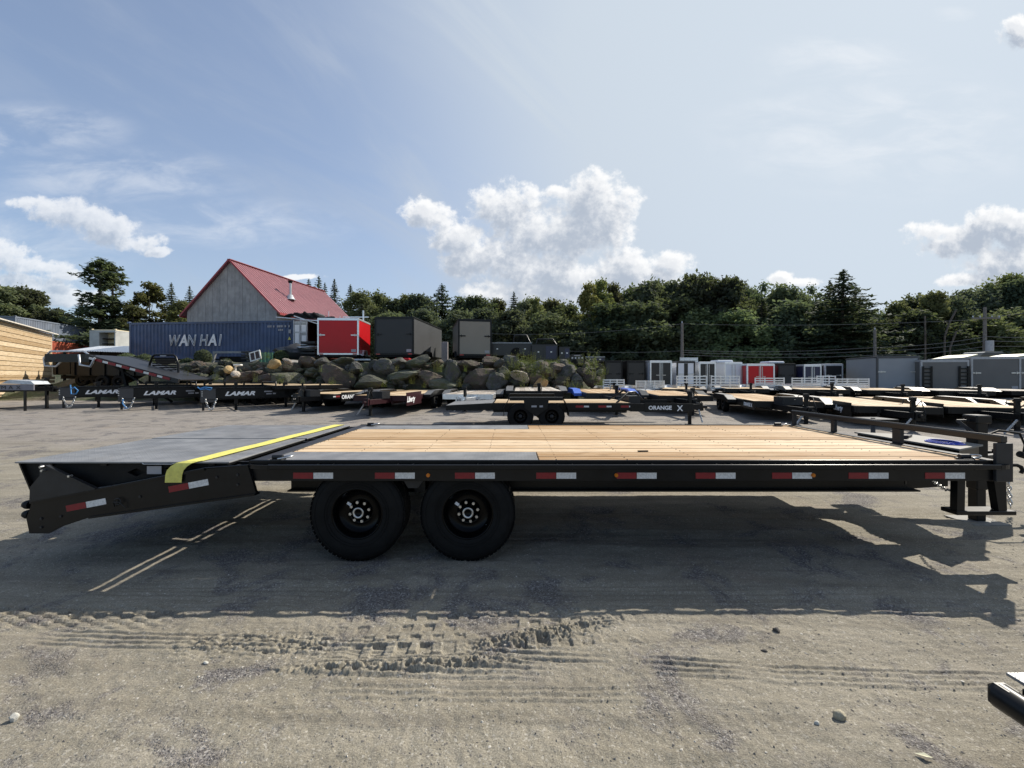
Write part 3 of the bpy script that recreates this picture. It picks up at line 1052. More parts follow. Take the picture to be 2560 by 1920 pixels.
    # running gear
    for x in (-1.31, -.375):
        MB().cyl((x, -1.0, .403), (x, 1.0, .403), .055, 12).build('axle', BLACKM, T)
        for s in (-1, 1):
            make_wheel(T, (x, s * 1.12, .403), s)
            b = MB()
            for i in range(4):
                b.beam((x - .33 + .05 * i, s * .8, .50 - .017 * i), (x + .33 - .05 * i, s * .8, .50 - .017 * i), .06, .012)
            b.build('leaf_spring', BLACKM, T)
    for s in (-1, 1):
        MB().box(-.9, -.80, s * .72, s * .9, .5, .72).build('spring_hanger', DARKG, T); MB().prism([(-.93, .70), (-.74, .70), (-.80, .62), (-.88, .62)], s * 1.16, s * 1.22).build('fender_bracket', DARKG, T)
    # dovetail
    dove = [(-2.17, .838), (-2.517, .806), (-3.94, .532), (-3.985, .40), (-3.96, .278), (-3.80, .278), (-3.71, .328), (-3.457, .413), (-2.10, .604)]
    for s in (-1, 1):
        b = MB(); b.prism(dove, s * 1.305, s * 1.335)
        b.beam((-2.517, s * 1.32, .806), (-3.94, s * 1.32, .532), .06, .018); b.beam((-2.10, s * 1.32, .60), (-3.457, s * 1.32, .411), .07, .014)
        b.build('dovetail_beam', BLACK, T)
        b = MB(); b.tube([(-2.17, s * 1.335, .840), (-2.517, s * 1.335, .816), (-3.94, s * 1.335, .542)], .0055, 6); b.build('beam_edge', GLOSS, T)
        bh_ = MB()
        for (cx, cz) in ((-2.25, .76), (-2.25, .68), (-2.42, .74), (-3.86, .40), (-3.86, .33), (-3.70, .42), (-3.05, .58)):
            bh_.cyl((cx, s * 1.335, cz), (cx, s * 1.343, cz), .011, 6)
        bh_.build('bolt_heads', DARKG, T)['kind'] = 'stuff'
        if s > 0:
            b = MB(); b.prism([(-2.20, .60), (-3.5, .42), (-3.5, .52), (-2.20, .73)], .35, .38); b.prism([(-2.20, .60), (-3.5, .42), (-3.5, .52), (-2.20, .73)], -.38, -.35); b.build('dovetail_stringer', BLACK, T)
    MB().beam((-2.62, 0, .738), (-3.93, 0, .50), 2.614, .012).build('dovetail_plate', BLACKM, T)
    MB().box(-3.98, -3.90, -1.3, 1.3, .30, .50, 0, .006).build('rear_bumper', BLACK, T)
    ang = math.atan2(.274, 1.423)
    for (cx, cz) in ((-3.575, .497), (-2.735, .654)):
        link('red_tape', rd, T, (cx, -1.3365, cz), (0, -ang, 0))
        link('white_tape', wt, T, (cx + .167 * math.cos(ang), -1.3365, cz + .167 * math.sin(ang)), (0, -ang, 0))
    tl = MB(); tl.lathe([(.036, 0), (.036, -.03), (.026, -.055), (.001, -.062)], 14, axis='x')
    tlm = tl.mesh('tail_light', BLACKM, True)
    for y in (-1.3, 1.3):
        for z in (.505, .425):
            link('tail_light', tlm, T, (-3.985, y, z))
    # two ramps folded flat
    for s in (-1, 1):
        y0, y1 = (-1.315, -.022) if s < 0 else (.022, 1.315)
        rp = MB(); rp.box(-4.105, -2.335, y0, y1, .849, .861, 0, .002)
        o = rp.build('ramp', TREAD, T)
        sd = MB()
        yo = y0 + .045 if s < 0 else y1 - .045
        holes = [[(cx - .075, cz), (cx, cz + .035), (cx + .075, cz), (cx, cz - .035)] for cx, cz in ((-3.14, .765), (-2.83, .795))]
        sd.prism([(-4.10, .848), (-2.34, .848), (-2.36, .818), (-2.60, .800), (-3.86, .565), (-3.96, .66), (-4.0, .68)], yo, yo - s * .014, holes=holes)
        link('ramp_side', sd.mesh('ramp_side', BLACKM, True), o)
        sd = MB(); yi = y1 - .03 if s < 0 else y0 + .03
        sd.prism([(-4.09, .848), (-2.40, .848), (-2.42, .818), (-2.62, .79), (-3.86, .565), (-3.96, .66)], yi, yi + .012)
        yk = y0 + .09 if s < 0 else y1 - .10
        sd = MB()
        sd.prism([(-4.07, .847), (-2.42, .847), (-2.44, .815), (-2.64, .785), (-3.86, .56), (-3.96, .6)], yk, yk + .01)  # added dark backing plate, makes the diamond cutouts look shaded inside
        link('ramp_side', sd.mesh('ramp_side', BLACKM, True), o)
        rr = MB()
        for i in range(4):
            rr.beam((-3.85 + .45 * i, y0 + .03, .835), (-3.85 + .45 * i, y1 - .03, .835), .05, .025)
        rr.beam((-4.085, (y0 + y1) / 2, .846), (-3.965, (y0 + y1) / 2, .56), y1 - y0 - .03, .012)
        rr.box(-2.352, -2.338, y0, y1, .832, .848)
        link('ramp_rib', rr.mesh('ramp_rib', BLACK), o)
        if s < 0:
            lb = MB(); lb.box(-3.035, -2.915, y0 + .026, y0 + .0305, .755, .82)
            w = link('warning_label', lb.mesh('warning_label', LETTERG), o)
            for i, (a, c) in enumerate(((-3.03, -2.99), (-2.975, -2.95), (-2.945, -2.92))):
                pass
            hd = MB(); hd.tube([(-3.05, y0, .852), (-3.03, y0 - .012, .845), (-2.80, y0 - .012, .845), (-2.78, y0, .852)], .004, 5)
            link('grab_handle', hd.mesh('grab_handle', STEEL), o)
        lv = MB()
        yl = s * 1.345
        lv.prism([(-3.865, .845), (-3.80, .838), (-3.37, .640), (-3.95, .527), (-3.945, .66), (-3.865, .755)], yl, yl - s * .016)
        lv.beam((-3.80, yl, .838), (-3.40, yl, .648), .03, .010)
        lv.build('ramp_lever', DARKG, T)
        pn = MB()
        for (cx, cz) in ((-3.83, .83), (-3.82, .80), (-3.60, .755)):
            pn.cyl((cx, yl, cz), (cx, yl + s * .03, cz), .010, 8)
        pn.build('lever_pin', STEEL, T)
        rg = MB()
        for (cx, cz) in ((-3.22, .545),):
            rg.tube([(cx + .026 * math.cos(t), s * 1.352, cz + .026 * math.sin(t)) for t in np.linspace(0, 2 * math.pi, 14, endpoint=False)], .004, 5, 0, True)
        rg.build('lock_ring', DARKG, T)
        rg = MB()
        rg.tube([(-3.25, s * 1.345, .50), (-3.24, s * 1.37, .545), (-3.19, s * 1.37, .545), (-3.16, s * 1.345, .49)], .004, 5)
        rg.build('lock_pin', DARKG, T)
    MB().cyl((-2.302, -1.3, .80), (-2.302, 1.3, .80), .027, 12).build('ramp_hinge', BLACK, T)
    # gap patch of hinge lugs
    hl = MB().prism([(-2.36, .84), (-2.22, .845), (-2.20, .78), (-2.30, .76)], -.012, .012).mesh('hinge_lug', BLACK, True)
    for y in (-1.2, -.1, .1, 1.2):
        link('hinge_lug', hl, T, (0, y, 0))
    return T


main_trailer()


def strap():
    """ratchet webbing thrown across the ramps"""
    mb = MB()
    path = [(-2.765, -1.352, .70), (-2.76, -1.353, .76), (-2.748, -1.353, .80), (-2.72, -1.350, .832), (-2.688, -1.340, .855), (-2.65, -1.318, .8655), (-2.63, -1.30, .8665)]
    for t in np.linspace(.06, 1, 14):
        path.append((-2.62 + .13 * t, -1.30 + 2.6 * t, .8665 + .004 * abs(math.sin(t * 9))))
    path += [(-2.485, 1.335, .855), (-2.485, 1.345, .74)]
    w = .068
    vs, fs = [], []
    n = len(path)
    for (x, y, z) in path:
        vs += [(x - w, y, z), (x + w, y, z + .0005)]
    for i, (x, y, z) in enumerate(path):
        t = Vector(path[min(i + 1, n - 1)]) - Vector(path[max(i - 1, 0)])
        nn = t.normalized().cross(Vector((-1, 0, 0))) * .0025
        vs += [(x - w, y + nn.y, z + nn.z), (x + w, y + nn.y, z + nn.z + .0005)]
    o = 2 * n
    for i in range(n - 1):
        a = 2 * i
        fs += [(a, a + 1, a + 3, a + 2), (o + a, o + a + 2, o + a + 3, o + a + 1), (a, a + 2, o + a + 2, o + a), (a + 1, o + a + 1, o + a + 3, a + 3)]
    fs += [(0, o, o + 1, 1), (2 * n - 2, 2 * n - 1, o + 2 * n - 1, o + 2 * n - 2)]
    mb.add(vs, fs)
    tag(mb.build('ratchet_strap', STRAP, None, (0, YC, 0)), 'yellow webbing strap stretched across the folded steel ramps', 'strap')


strap()
# bit of dark bark and the pencil lying on the boards
tag(MB().box(-.05, .05, -.008, .008, 0, .012, 0, .003).build('bark_strip', BLACKM, None, (1.22, YC - .86, .8645), (0, 0, .06)),
    'thin dark strip lying on the pine deck', 'scrap')
# cord and wrench on the tool tray
mb = MB()
for k in range(3):
    mb.tube([(.13 * math.cos(t) * (1 - .12 * k), .17 * math.sin(t) * (1 - .1 * k), .006 + .007 * k) for t in np.linspace(0, 2 * math.pi, 26, endpoint=False)], .0065, 5, 0, True)
tag(mb.build('cable_coil', pm('blue_cable', (0.02, 0.06, 0.45), 0.4), None, (4.63, YC - .27, .853)), 'coil of blue cable lying on the tool tray behind the front rail', 'cable')
mb = MB(); mb.beam((0, 0, .015), (.2, .14, .015), .04, .022); mb.box(-.05, .02, -.04, .04, .002, .04, 0, .004)
tag(mb.build('trailer_latch', BLACK, None, (4.50, YC + .06, .853)), 'black hook lying on the tool tray beside the blue cable', 'hook')


def corner_trailer():
    """end of another black trailer that reaches in at the lower right"""
    T = thing('parked_trailer', 'black trailer side beam with tread plate entering beside the egg-shaped stone', 'trailer', (2.35, .4, 0))
    b = MB(); b.tube([(-.50, -2.2, .36), (-.50, 1.21, .36)], .048, 14); b.box(-.54, -.46, 1.15, 1.24, .315, .405, 0, .02)
    b.build('side_beam', BLACK, T)
    b = MB(); b.box(-.44, .9, -2.2, 1.20, .34, .40, 0, .006); b.build('end_frame', BLACK, T)
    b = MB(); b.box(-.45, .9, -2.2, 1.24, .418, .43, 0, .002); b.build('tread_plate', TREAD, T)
    for x, y in ((-.3, -.9), (.7, -.9)):
        MB().box(x - .05, x + .05, y - .05, y + .05, 0.0, .34).build('leg', BLACK, T)


corner_trailer()


# ------------------------------------------------------------------ rising ground behind, boulder wall
GRASSY = None


def terrain_material():
    m, k, bs = new_mat('terrace_earth')
    pos = k.n('ShaderNodeNewGeometry').outputs['Position']
    n1 = k.noise(pos, 0.6, 6, 0.65)
    n2 = k.noise(pos, 5, 5, 0.6)
    c = k.mix(k.smooth(n1, 0.35, 0.65), (0.10, 0.085, 0.06), (0.055, 0.075, 0.028))
    c = k.mix(k.math('MULTIPLY', k.smooth(n2, 0.45, 0.75), 0.6), c, (0.15, 0.13, 0.095))
    k.t.links.new(c, bs.inputs['Base Color'])
    bs.inputs['Roughness'].default_value = 0.95
    b = k.n('ShaderNodeBump', inp={'Strength': 0.8, 'Distance': 0.1, 'Height': n2})
    k.t.links.new(b.outputs[0], bs.inputs['Normal'])
    return m


EARTH = terrain_material()


def terrace_z(x, y):
    """raised yard on the left behind the boulder wall, and the wooded rise at the back"""
    e = min(1, max(0, (y - 21.9) / 1.6))
    e = e * e * (3 - 2 * e)
    r = min(1, max(0, (5.2 - x) / 2.2))
    r = r * r * (3 - 2 * r)
    xe = -17.0 - 11.0 * min(1, max(0, (y - 23.0) / 7.0))
    f = min(1, max(0, (x - (xe - 3.0)) / 3.0))
    f = max(f, min(1, max(0, (y - 33) / 5)))
    f = f * f * (3 - 2 * f)
    r *= .22 + .78 * f
    l = 2.30 + min(1.6, max(0, (y - 27) * .045)) * min(1, max(0, (-x - 8) / 12))
    return l * e * r


def build_terrace():
    xs = np.concatenate([np.linspace(-90, -20, 24, endpoint=False), np.linspace(-20, 7, 90)])
    ys = np.concatenate([np.linspace(21, 25, 22, endpoint=False), np.linspace(25, 75, 30)])
    vs, fs = [], []
    for y in ys:
        for x in xs:
            h = terrace_z(x, y)
            vs.append((x, y, h + (rnd.uniform(-.05, .05) if h > .1 else 0) + (gz(y) - .05 if h < 2 else 0) * (1 - h / 2.3 if h < 2.3 else 0)))
    n = len(xs)
    for j in range(len(ys) - 1):
        for i in range(n - 1):
            a = j * n + i
            fs.append((a, a + 1, a + n + 1, a + n))
    me = bpy.data.meshes.new('terrace')
    me.from_pydata(vs, [], fs)
    me.polygons.foreach_set('use_smooth', [True] * len(fs))
    me.materials.append(EARTH)
    o = link('terrace_hill', me)
    o['kind'] = 'structure'


build_terrace()


def rock_mat(name, a, b, moss=0.0):
    m, k, bs = new_mat(name)
    tc = k.n('ShaderNodeTexCoord').outputs['Object']
    oi = k.n('ShaderNodeObjectInfo').outputs['Random']
    p = k.vm('ADD', tc, k.n('ShaderNodeCombineXYZ', inp={0: k.math('MULTIPLY', oi, 31.0)}).outputs[0])
    n1 = k.noise(p, 1.6, 6, 0.65, 0.4)
    n2 = k.noise(p, 7, 6, 0.65)
    c = k.mix(k.smooth(n1, 0.3, 0.7), a, b)
    c = k.mix(k.math('MULTIPLY', k.smooth(n2, 0.5, 0.75), 0.5), c, tuple(x * 1.5 for x in b))
    hs = k.n('ShaderNodeHueSaturation', inp={'Color': c, 'Value': k.math('ADD', 0.6, k.math('MULTIPLY', oi, 0.75)),
                                             'Hue': k.math('ADD', 0.485, k.math('MULTIPLY', k.math('FRACT', k.math('MULTIPLY', oi, 7.3)), 0.03))})
    c = hs.outputs[0]
    if moss:
        c = k.mix(k.math('MULTIPLY', k.smooth(k.noise(p, 2.7, 5, 0.6), 0.45, 0.62), moss), c, (0.06, 0.07, 0.02))
    k.t.links.new(c, bs.inputs['Base Color'])
    bs.inputs['Roughness'].default_value = 0.88
    bp = k.n('ShaderNodeBump', inp={'Strength': 0.9, 'Distance': 0.12, 'Height': k.math('ADD', n1, k.math('MULTIPLY', n2, 0.5))})
    k.t.links.new(bp.outputs[0], bs.inputs['Normal'])
    return m


ROCK = [rock_mat('rock_grey', (0.048, 0.046, 0.044), (0.105, 0.10, 0.092), .55), rock_mat('rock_brown', (0.058, 0.042, 0.034), (0.108, 0.08, 0.062), .45),
        rock_mat('rock_green', (0.06, 0.063, 0.045), (0.10, 0.10, 0.075), .7)]
ROCKO = rock_mat('rock_orange', (0.42, 0.25, 0.11), (0.55, 0.38, 0.20))
ROCKP = rock_mat('rock_pale', (0.36, 0.31, 0.25), (0.5, 0.44, 0.36))


def boulder_wall():
    T = thing('boulder_wall', 'dry-stacked wall of large grey and brown boulders below the enclosed trailers', 'wall', (-3.6, 22.4, .28))
    protos = {}
    for mi, m in enumerate(ROCK):
        for s in range(3):
            protos[(mi, s)] = blob_mesh('boulder', 3, .07, 20 + s + mi * 5, m, (1, .9, 1), cut=(.42, .80), sharp=14, nf=16)
    r = random.Random(11)
    # (px centre, py centre, half-width px, half-height px): the big stones that show, then small ones between
    big = [(838, 938, 55, 34, 1), (925, 955, 58, 18, 2), (1005, 938, 46, 16, 2), (1075, 945, 42, 22, 1), (1130, 935, 26, 32, 0), (1195, 948, 48, 32, 1),
           (1180, 915, 40, 16, 1), (775, 905, 30, 18, 1), (720, 950, 40, 26, 2), (960, 918, 40, 20, 0), (890, 922, 34, 16, 0), (1045, 905, 40, 18, 2), (810, 905, 26, 12, 0),
           (1255, 935, 34, 20, 2), (1240, 955, 36, 22, 0), (1300, 950, 40, 20, 0), (1105, 960, 40, 16, 2), (1270, 905, 32, 18, 0), (1220, 905, 30, 18, 1),
           (650, 955, 36, 20, 1), (590, 948, 44, 18, 1), (690, 925, 30, 18, 2), (640, 935, 30, 12, 1), (540, 955, 40, 20, 2), (480, 950, 40, 24, 2), (560, 930, 26, 12, 2),
           (1390, 920, 26, 14, 1), (1375, 935, 24, 20, 1), (1420, 932, 26, 18, 0), (1455, 930, 20, 14, 1), (1440, 950, 24, 14, 0), (1400, 955, 26, 18, 1), (1480, 945, 22, 20, 1),
           (1350, 952, 26, 18, 1), (1345, 915, 24, 14, 0), (1325, 925, 22, 14, 2), (735, 920, 24, 14, 1), (860, 902, 30, 10, 2), (1000, 905, 30, 11, 0)]
    Y0 = 22.4
    for (px, py, hw, hh, mi) in big:
        Y = Y0 - (py - 930) * .02 + r.uniform(-.1, .1)
        x, y, z = at(px, py, Y)
        s = Y / FPX
        o = link('boulder', protos[(mi, r.randrange(3))], T, (x + 3.6, y - 22.4, z - .28), (r.uniform(-.15, .15), r.uniform(-.2, .2), r.uniform(-.5, .5) + r.choice((0, 3.14))))
        o.scale = (hw * s * 1.15, max(hw, hh) * s * .85, hh * s * 1.25)
    for i in range(210):
        px = r.uniform(450, 1500)
        py = r.uniform(905, 968)
        Y = 22.65 - (py - 930) * .02
        x, y, z = at(px, py, Y)
        sz = r.uniform(.18, .42)
        o = link('boulder', protos[(r.randrange(3), r.randrange(3))], T, (x + 3.6, y - 22.4, z - .28), (r.uniform(-.3, .3), r.uniform(-.3, .3), r.uniform(0, 6)))
        o.scale = (sz * 1.2, sz, sz * .8)
    return T


boulder_wall()


def single_rock(px, py, hw, hh, mat, seed, label, Y=21.9):
    x, y, z = at(px, py, Y)
    s = Y / FPX
    o = link('rock', blob_mesh('rock', 3, .12, seed, mat, (1, .9, 1)), None, (x, y, z), (0, .1 * seed % 1, seed))
    o.scale = (hw * s, hw * s * .8, hh * s)
    tag(o, label, 'rock', 'loose rocks on the bank')


single_rock(684, 910, 17, 13, ROCKO, 41, 'large orange-tan rock on the bank left of the container doors')
single_rock(572, 925, 13, 11, ROCKO, 42, 'orange rock with a jagged top beside the light post on the bank')
single_rock(590, 935, 18, 8, ROCKP, 43, 'pale flat rock under the orange jagged rock')
single_rock(718, 902, 12, 7, ROCKP, 44, 'pale rock at the foot of the grey container door')
single_rock(1302, 943, 34, 10, ROCKP, 45, 'broad pale rock between the weeds at the right of the wall', 21.7)
single_rock(1350, 960, 26, 13, ROCKO, 46, 'rust-streaked rock at the wall foot behind the trailer fenders', 21.6)
single_rock(1247, 908, 16, 11, ROCK[0], 47, 'rounded grey rock on top of the wall beside the beige trailer', 22.0)


# ------------------------------------------------------------------ foliage
def leaf_mat(name, a, b, trans=0.45):
    m, k, bs = new_mat(name)
    isl = k.n('ShaderNodeNewGeometry').outputs['Random Per Island']
    oi = k.n('ShaderNodeObjectInfo').outputs['Random']
    tc = k.n('ShaderNodeTexCoord').outputs['Object']
    nz = k.noise(tc, 0.5, 3, 0.5)
    f = k.math('ADD', k.math('MULTIPLY', isl, 0.6), k.math('MULTIPLY', nz, 0.5))
    c = k.mix(f, a, b)
    hs = k.n('ShaderNodeHueSaturation', inp={'Color': c, 'Value': k.math('ADD', 0.55, k.math('MULTIPLY', oi, 0.9)),
                                             'Saturation': k.math('ADD', 0.7, k.math('MULTIPLY', k.math('FRACT', k.math('MULTIPLY', oi, 3.3)), 0.4)),
                                             'Hue': k.math('ADD', 0.465, k.math('MULTIPLY', k.math('FRACT', k.math('MULTIPLY', oi, 5.7)), 0.06))})
    c = hs.outputs[0]
    k.t.links.new(c, bs.inputs['Base Color'])
    bs.inputs['Roughness'].default_value = 0.75
    bs.inputs['Specular IOR Level'].default_value = 0.08
    tr = k.n('ShaderNodeBsdfTranslucent', inp={0: k.mix(0.35, c, (0.16, 0.2, 0.03))})
    mx = k.n('ShaderNodeMixShader', inp={0: trans, 1: bs.outputs[0], 2: tr.outputs[0]})
    out = [n for n in k.t.nodes if n.type == 'OUTPUT_MATERIAL'][0]
    k.t.links.new(mx.outputs[0], out.inputs[0])
    return m


LEAF_DK = leaf_mat('leaf_dark', (0.055, 0.078, 0.056), (0.122, 0.155, 0.09))
LEAF_MID = leaf_mat('leaf_mid', (0.076, 0.105, 0.058), (0.17, 0.205, 0.10))
LEAF_OL = leaf_mat('leaf_olive', (0.095, 0.11, 0.044), (0.21, 0.215, 0.082))
NEEDLE = leaf_mat('needles', (0.042, 0.065, 0.05), (0.10, 0.132, 0.08), .2)
WEED = leaf_mat('weed_leaf', (0.06, 0.09, 0.02), (0.17, 0.20, 0.05), .45)
BARK = pm('bark', (0.09, 0.075, 0.06), 0.9, var=0.4, scale=3, bump=.5, bscale=12)
BARKL = pm('pale_bark', (0.22, 0.20, 0.17), 0.9, var=0.3, scale=3, bump=.4, bscale=12)


def cards(points, size, r, up=0.3, aspect=.6):
    """small leaf-cluster faces: folded quads with random turns. points: (pos, normal, scale)"""
    vs, fs = [], []
    for (p, nrm, sc) in points:
        d = Vector((r.gauss(0, 1), r.gauss(0, 1), r.gauss(0, 1)))
        d = (d.normalized() + Vector(nrm) * .7 + Vector((0, 0, up))).normalized()
        a = d.orthogonal().normalized()
        a = Matrix.Rotation(r.uniform(0, 6.28), 3, d) @ a
        b = d.cross(a)
        s = size * sc * r.uniform(.6, 1.3)
        p = Vector(p)
        o = len(vs)
        vs += [p - a * s, p + b * s * aspect - d * s * .15, p + a * s, p - b * s * aspect - d * s * .2]
        fs.append((o, o + 1, o + 2, o + 3))
    return [tuple(v) for v in vs], fs


def crown_decid(seed, w, h, base, nclump, nleaf, leaf, mat, spread=1.0, rag=.25):
    r = random.Random(seed)
    cl = []
    for i in range(nclump):
        t = r.random() ** .8
        z = base + (h - base) * (.06 + .92 * t)
        prof = math.sin(math.pi * (.12 + .80 * t) ** .85)
        R0 = w * (prof * .9 + .08)
        a = r.uniform(0, 6.28)
        q = r.random() ** .5
        cl.append((Vector((math.cos(a) * R0 * q, math.sin(a) * R0 * q, z)), w * r.uniform(.16, .34) * spread))
    pts = []
    for (c, s) in cl:
        for j in range(nleaf // nclump):
            d = Vector((r.gauss(0, 1), r.gauss(0, 1), r.gauss(0, .8))).normalized()
            p = c + d * s * (r.random() ** .4) * (1 + rag * r.gauss(0, 1) * .5)
            pts.append((p, d, 1))
    vs, fs = cards(pts, leaf, r)
    me = bpy.data.meshes.new('crown')
    me.from_pydata(vs, [], fs)
    me.materials.append(mat)
    return me, cl


def trunk_mesh(seed, h, r0, cl, mat, limbs=7, lean=.3):
    r = random.Random(seed + 99)
    mb = MB()
    top = Vector((r.uniform(-lean, lean), r.uniform(-lean, lean), h))
    pts, n = [], 7
    for i in range(n):
        t = i / (n - 1)
        pts.append(Vector((top.x * t * t + r.uniform(-.06, .06), top.y * t * t + r.uniform(-.06, .06), h * t)))
    for i in range(n - 1):
        mb.cyl(pts[i], pts[i + 1], r0 * (1 - .75 * i / (n - 1)), 7, 0, r0 * (1 - .75 * (i + 1) / (n - 1)), False)
    for (c, s) in cl[:limbs]:
        k = max(1, min(n - 2, int((c.z / h - .22) * n)))
        a = pts[k]
        m = a.lerp(c, .5) + Vector((0, 0, -.15 * (c - a).length))
        mb.cyl(a, m, r0 * .35, 5, 0, r0 * .22, False)
        mb.cyl(m, c, r0 * .22, 5, 0, r0 * .08, False)
    return mb.mesh('trunk', mat)


def crown_conifer(seed, w, h, base, mat, leaf=.3, dens=1.0, gap=.0):
    r = random.Random(seed)
    pts = []
    z = base
    while z < h - .3:
        t = (z - base) / (h - base)
        L = w * (1 - t) ** .85 * (.35 + .65 * min(1, t * 5 + .35)) + .12
        nb = max(3, int(6 + 4 * (1 - t)))
        a0 = r.uniform(0, 6.28)
        for b in range(nb):
            if r.random() < gap:
                continue
            a = a0 + 6.28 * b / nb + r.uniform(-.3, .3)
            l = L * r.uniform(.65, 1.15)
            d = Vector((math.cos(a), math.sin(a), 0))
            n = max(2, int(l * 7 * dens))
            for j in range(n):
                q = (j + r.random()) / n
                side = d.cross(Vector((0, 0, 1)))
                p = d * l * q + side * r.uniform(-.22, .22) * l * (.25 + .6 * (1 - q)) + Vector((0, 0, z + .10 * l - .22 * l * q * q + .16 * l * q ** 4 + r.uniform(-.07, .07)))
                pts.append((p, (0, 0, 1), .55 + .5 * (1 - t)))
        z += .26 + .32 * (1 - t)
    for j in range(14):
        pts.append(((r.uniform(-.06, .06), r.uniform(-.06, .06), h - .5 + j * .04), (0, 0, 1), .5))
    vs, fs = cards(pts, leaf, r, .9, .42)
    me = bpy.data.meshes.new('crown')
    me.from_pydata(vs, [], fs)
    me.materials.append(mat)
    return me


def crown_ragged(seed, w, h, base, mat, leaf):
    """old spreading conifer: long level boughs of uneven length with flat sprays"""
    r = random.Random(seed)
    pts = []
    for i in range(105):
        t = r.random() ** 1.1
        z = base + (h - base - .4) * t
        L = w * (1.06 - t) ** .55 * r.choice((.45, .6, .75, .9, 1.05)) * (.75 + .25 * math.sin(t * 9 + seed))
        a = r.uniform(0, 6.28)
        d = Vector((math.cos(a), math.sin(a), 0))
        sd = d.cross(Vector((0, 0, 1)))
        for j in range(int(L * 22)):
            q = r.random() ** .75
            p = d * L * q + sd * r.gauss(0, .16) * L * (.5 + q * .5) + Vector((0, 0, z + .12 * L * q + r.gauss(0, .16)))
            pts.append((p, (0, 0, 1), .6 + .4 * r.random()))
    for j in range(60):
        pts.append(((r.gauss(0, .15), r.gauss(0, .15), h - 1.4 * r.random()), (0, 0, 1), .5))
    vs, fs = cards(pts, leaf, r, .7, .45)
    me = bpy.data.meshes.new('crown')
    me.from_pydata(vs, [], fs)
    me.materials.append(mat)
    return me


TREES = {}


def tree_protos():
    for i, (w, h, base, nc, nl, lf, m, ragg) in enumerate([
            (3.6, 11, 2.0, 70, 11000, .22, LEAF_DK, .4), (3.2, 12, 2.6, 60, 10000, .21, LEAF_MID, .5), (4.2, 12, 2.2, 84, 13000, .23, LEAF_DK, .5),
            (2.6, 11, 2.2, 46, 8000, .20, LEAF_OL, .6), (3.4, 10, 1.6, 64, 10000, .21, LEAF_MID, .4)]):
        cm, cl = crown_decid(60 + i, w, h, base, nc, nl, lf, m, 1.0, ragg)
        TREES['d%d' % i] = (cm, trunk_mesh(i, h * .9, .2, cl, BARK))
    cm, cl = crown_decid(77, 3.0, 13, 4.0, 40, 3600, .20, LEAF_DK, .9, .7)        # thin airy tree
    TREES['thin'] = (cm, trunk_mesh(7, 12, .16, cl, BARKL, 12))
    cm, cl = crown_decid(81, 3.0, 12, 1.5, 60, 7500, .19, LEAF_OL, .7, .6)        # upright poplar look
    TREES['pop'] = (cm, trunk_mesh(8, 11, .16, cl, BARKL, 10))
    for i, (w, h, b, g) in enumerate([(3.0, 12, 1.0, .05), (2.7, 11, .8, .08), (4.6, 13, 1.5, .12)]):
        cm = crown_conifer(90 + i, w, h, b, NEEDLE, .34, 1.9, g)
        TREES['c%d' % i] = (cm, trunk_mesh(20 + i, h * .96, .2, [], BARK, 0, .05))
    cm = crown_ragged(95, 4.4, 13, 1.0, LEAF_DK, .36)
    TREES['larch'] = (cm, trunk_mesh(25, 12.6, .25, [], BARK, 0, .05))
    cm, cl = crown_decid(83, 4.0, 9.5, .6, 80, 12000, .20, LEAF_MID, .8, .25)
    TREES['round'] = (cm, trunk_mesh(9, 8, .22, cl, BARK, 6))


tree_protos()
tree_rnd = random.Random(31)


def tree(kind, px, py_top, Y, label, name='tree', wid=1.0, group=None, base_z=None, rz=None):
    cm, tm = TREES[kind]
    h0 = max(v.co.z for v in cm.vertices) if 'h' not in cm else cm['h']
    cm['h'] = h0
    x, y, zt = at(px, py_top, Y)
    if base_z is None:
        base_z = max(.25, terrace_z(x, min(y, 70)))
    s = (zt - base_z) / h0
    T = thing(name, label, 'tree', (x, y, base_z), tree_rnd.uniform(0, 6.28) if rz is None else rz, group)
    T.scale = (s * wid, s * wid, s)
    link('crown', cm, T)
    link('trunk', tm, T)
    return T


# ------------------------------------------------------------------ trees along the back
tree('round', 20, 706, 66, 'broad round-headed green tree at the left edge behind the board shed', wid=1.2)
tree('round', 75, 712, 68, 'round green tree right of the left-edge tree, behind the stacked containers', wid=1.0)
tree('larch', 250, 643, 62, 'tall ragged conifer with long level boughs left of the barn', 'conifer_tree', wid=1.35)
tree('larch', 281, 655, 64, 'second spire of the ragged conifer clump left of the barn', 'conifer_tree', wid=1.1)
tree('c1', 205, 735, 65, 'low dark conifer at the left foot of the tall ragged conifer', 'conifer_tree', wid=1.2)
tree('pop', 375, 700, 66, 'yellow-green feathery tree between the ragged conifer and the barn', wid=1.1)
tree('c0', 428, 706, 68, 'dark spiky spruce just left of the barn roof', 'conifer_tree', wid=.9)
tree('c1', 474, 713, 69, 'small dark spruce touching the left slope of the barn roof', 'conifer_tree', wid=.9)
tree('d3', 455, 748, 64, 'low olive bushy tree against the barn gable', wid=1.3)
tree('d3', 330, 760, 63, 'low olive bushy tree under the yellow-green feathery tree', wid=1.4)
tree('d0', 150, 770, 67, 'low dark bushy tree above the grey-blue container', wid=1.5)
tree('c2', 772, 696, 62, 'broad spruce top rising behind the barn ridge', 'conifer_tree', wid=.7)
tree('c1', 797, 688, 63, 'tallest spruce spire behind the far end of the barn ridge', 'conifer_tree', wid=.9)
tree('c1', 812, 705, 60, 'slim spruce right of the tallest spire behind the barn', 'conifer_tree', wid=.8)
tree('c0', 836, 697, 62, 'pointed spruce beyond the far corner of the barn roof', 'conifer_tree', wid=.8)
tree('c0', 876, 710, 64, 'small spruce standing between the barn and the rounded broadleaf trees', 'conifer_tree', wid=.9)

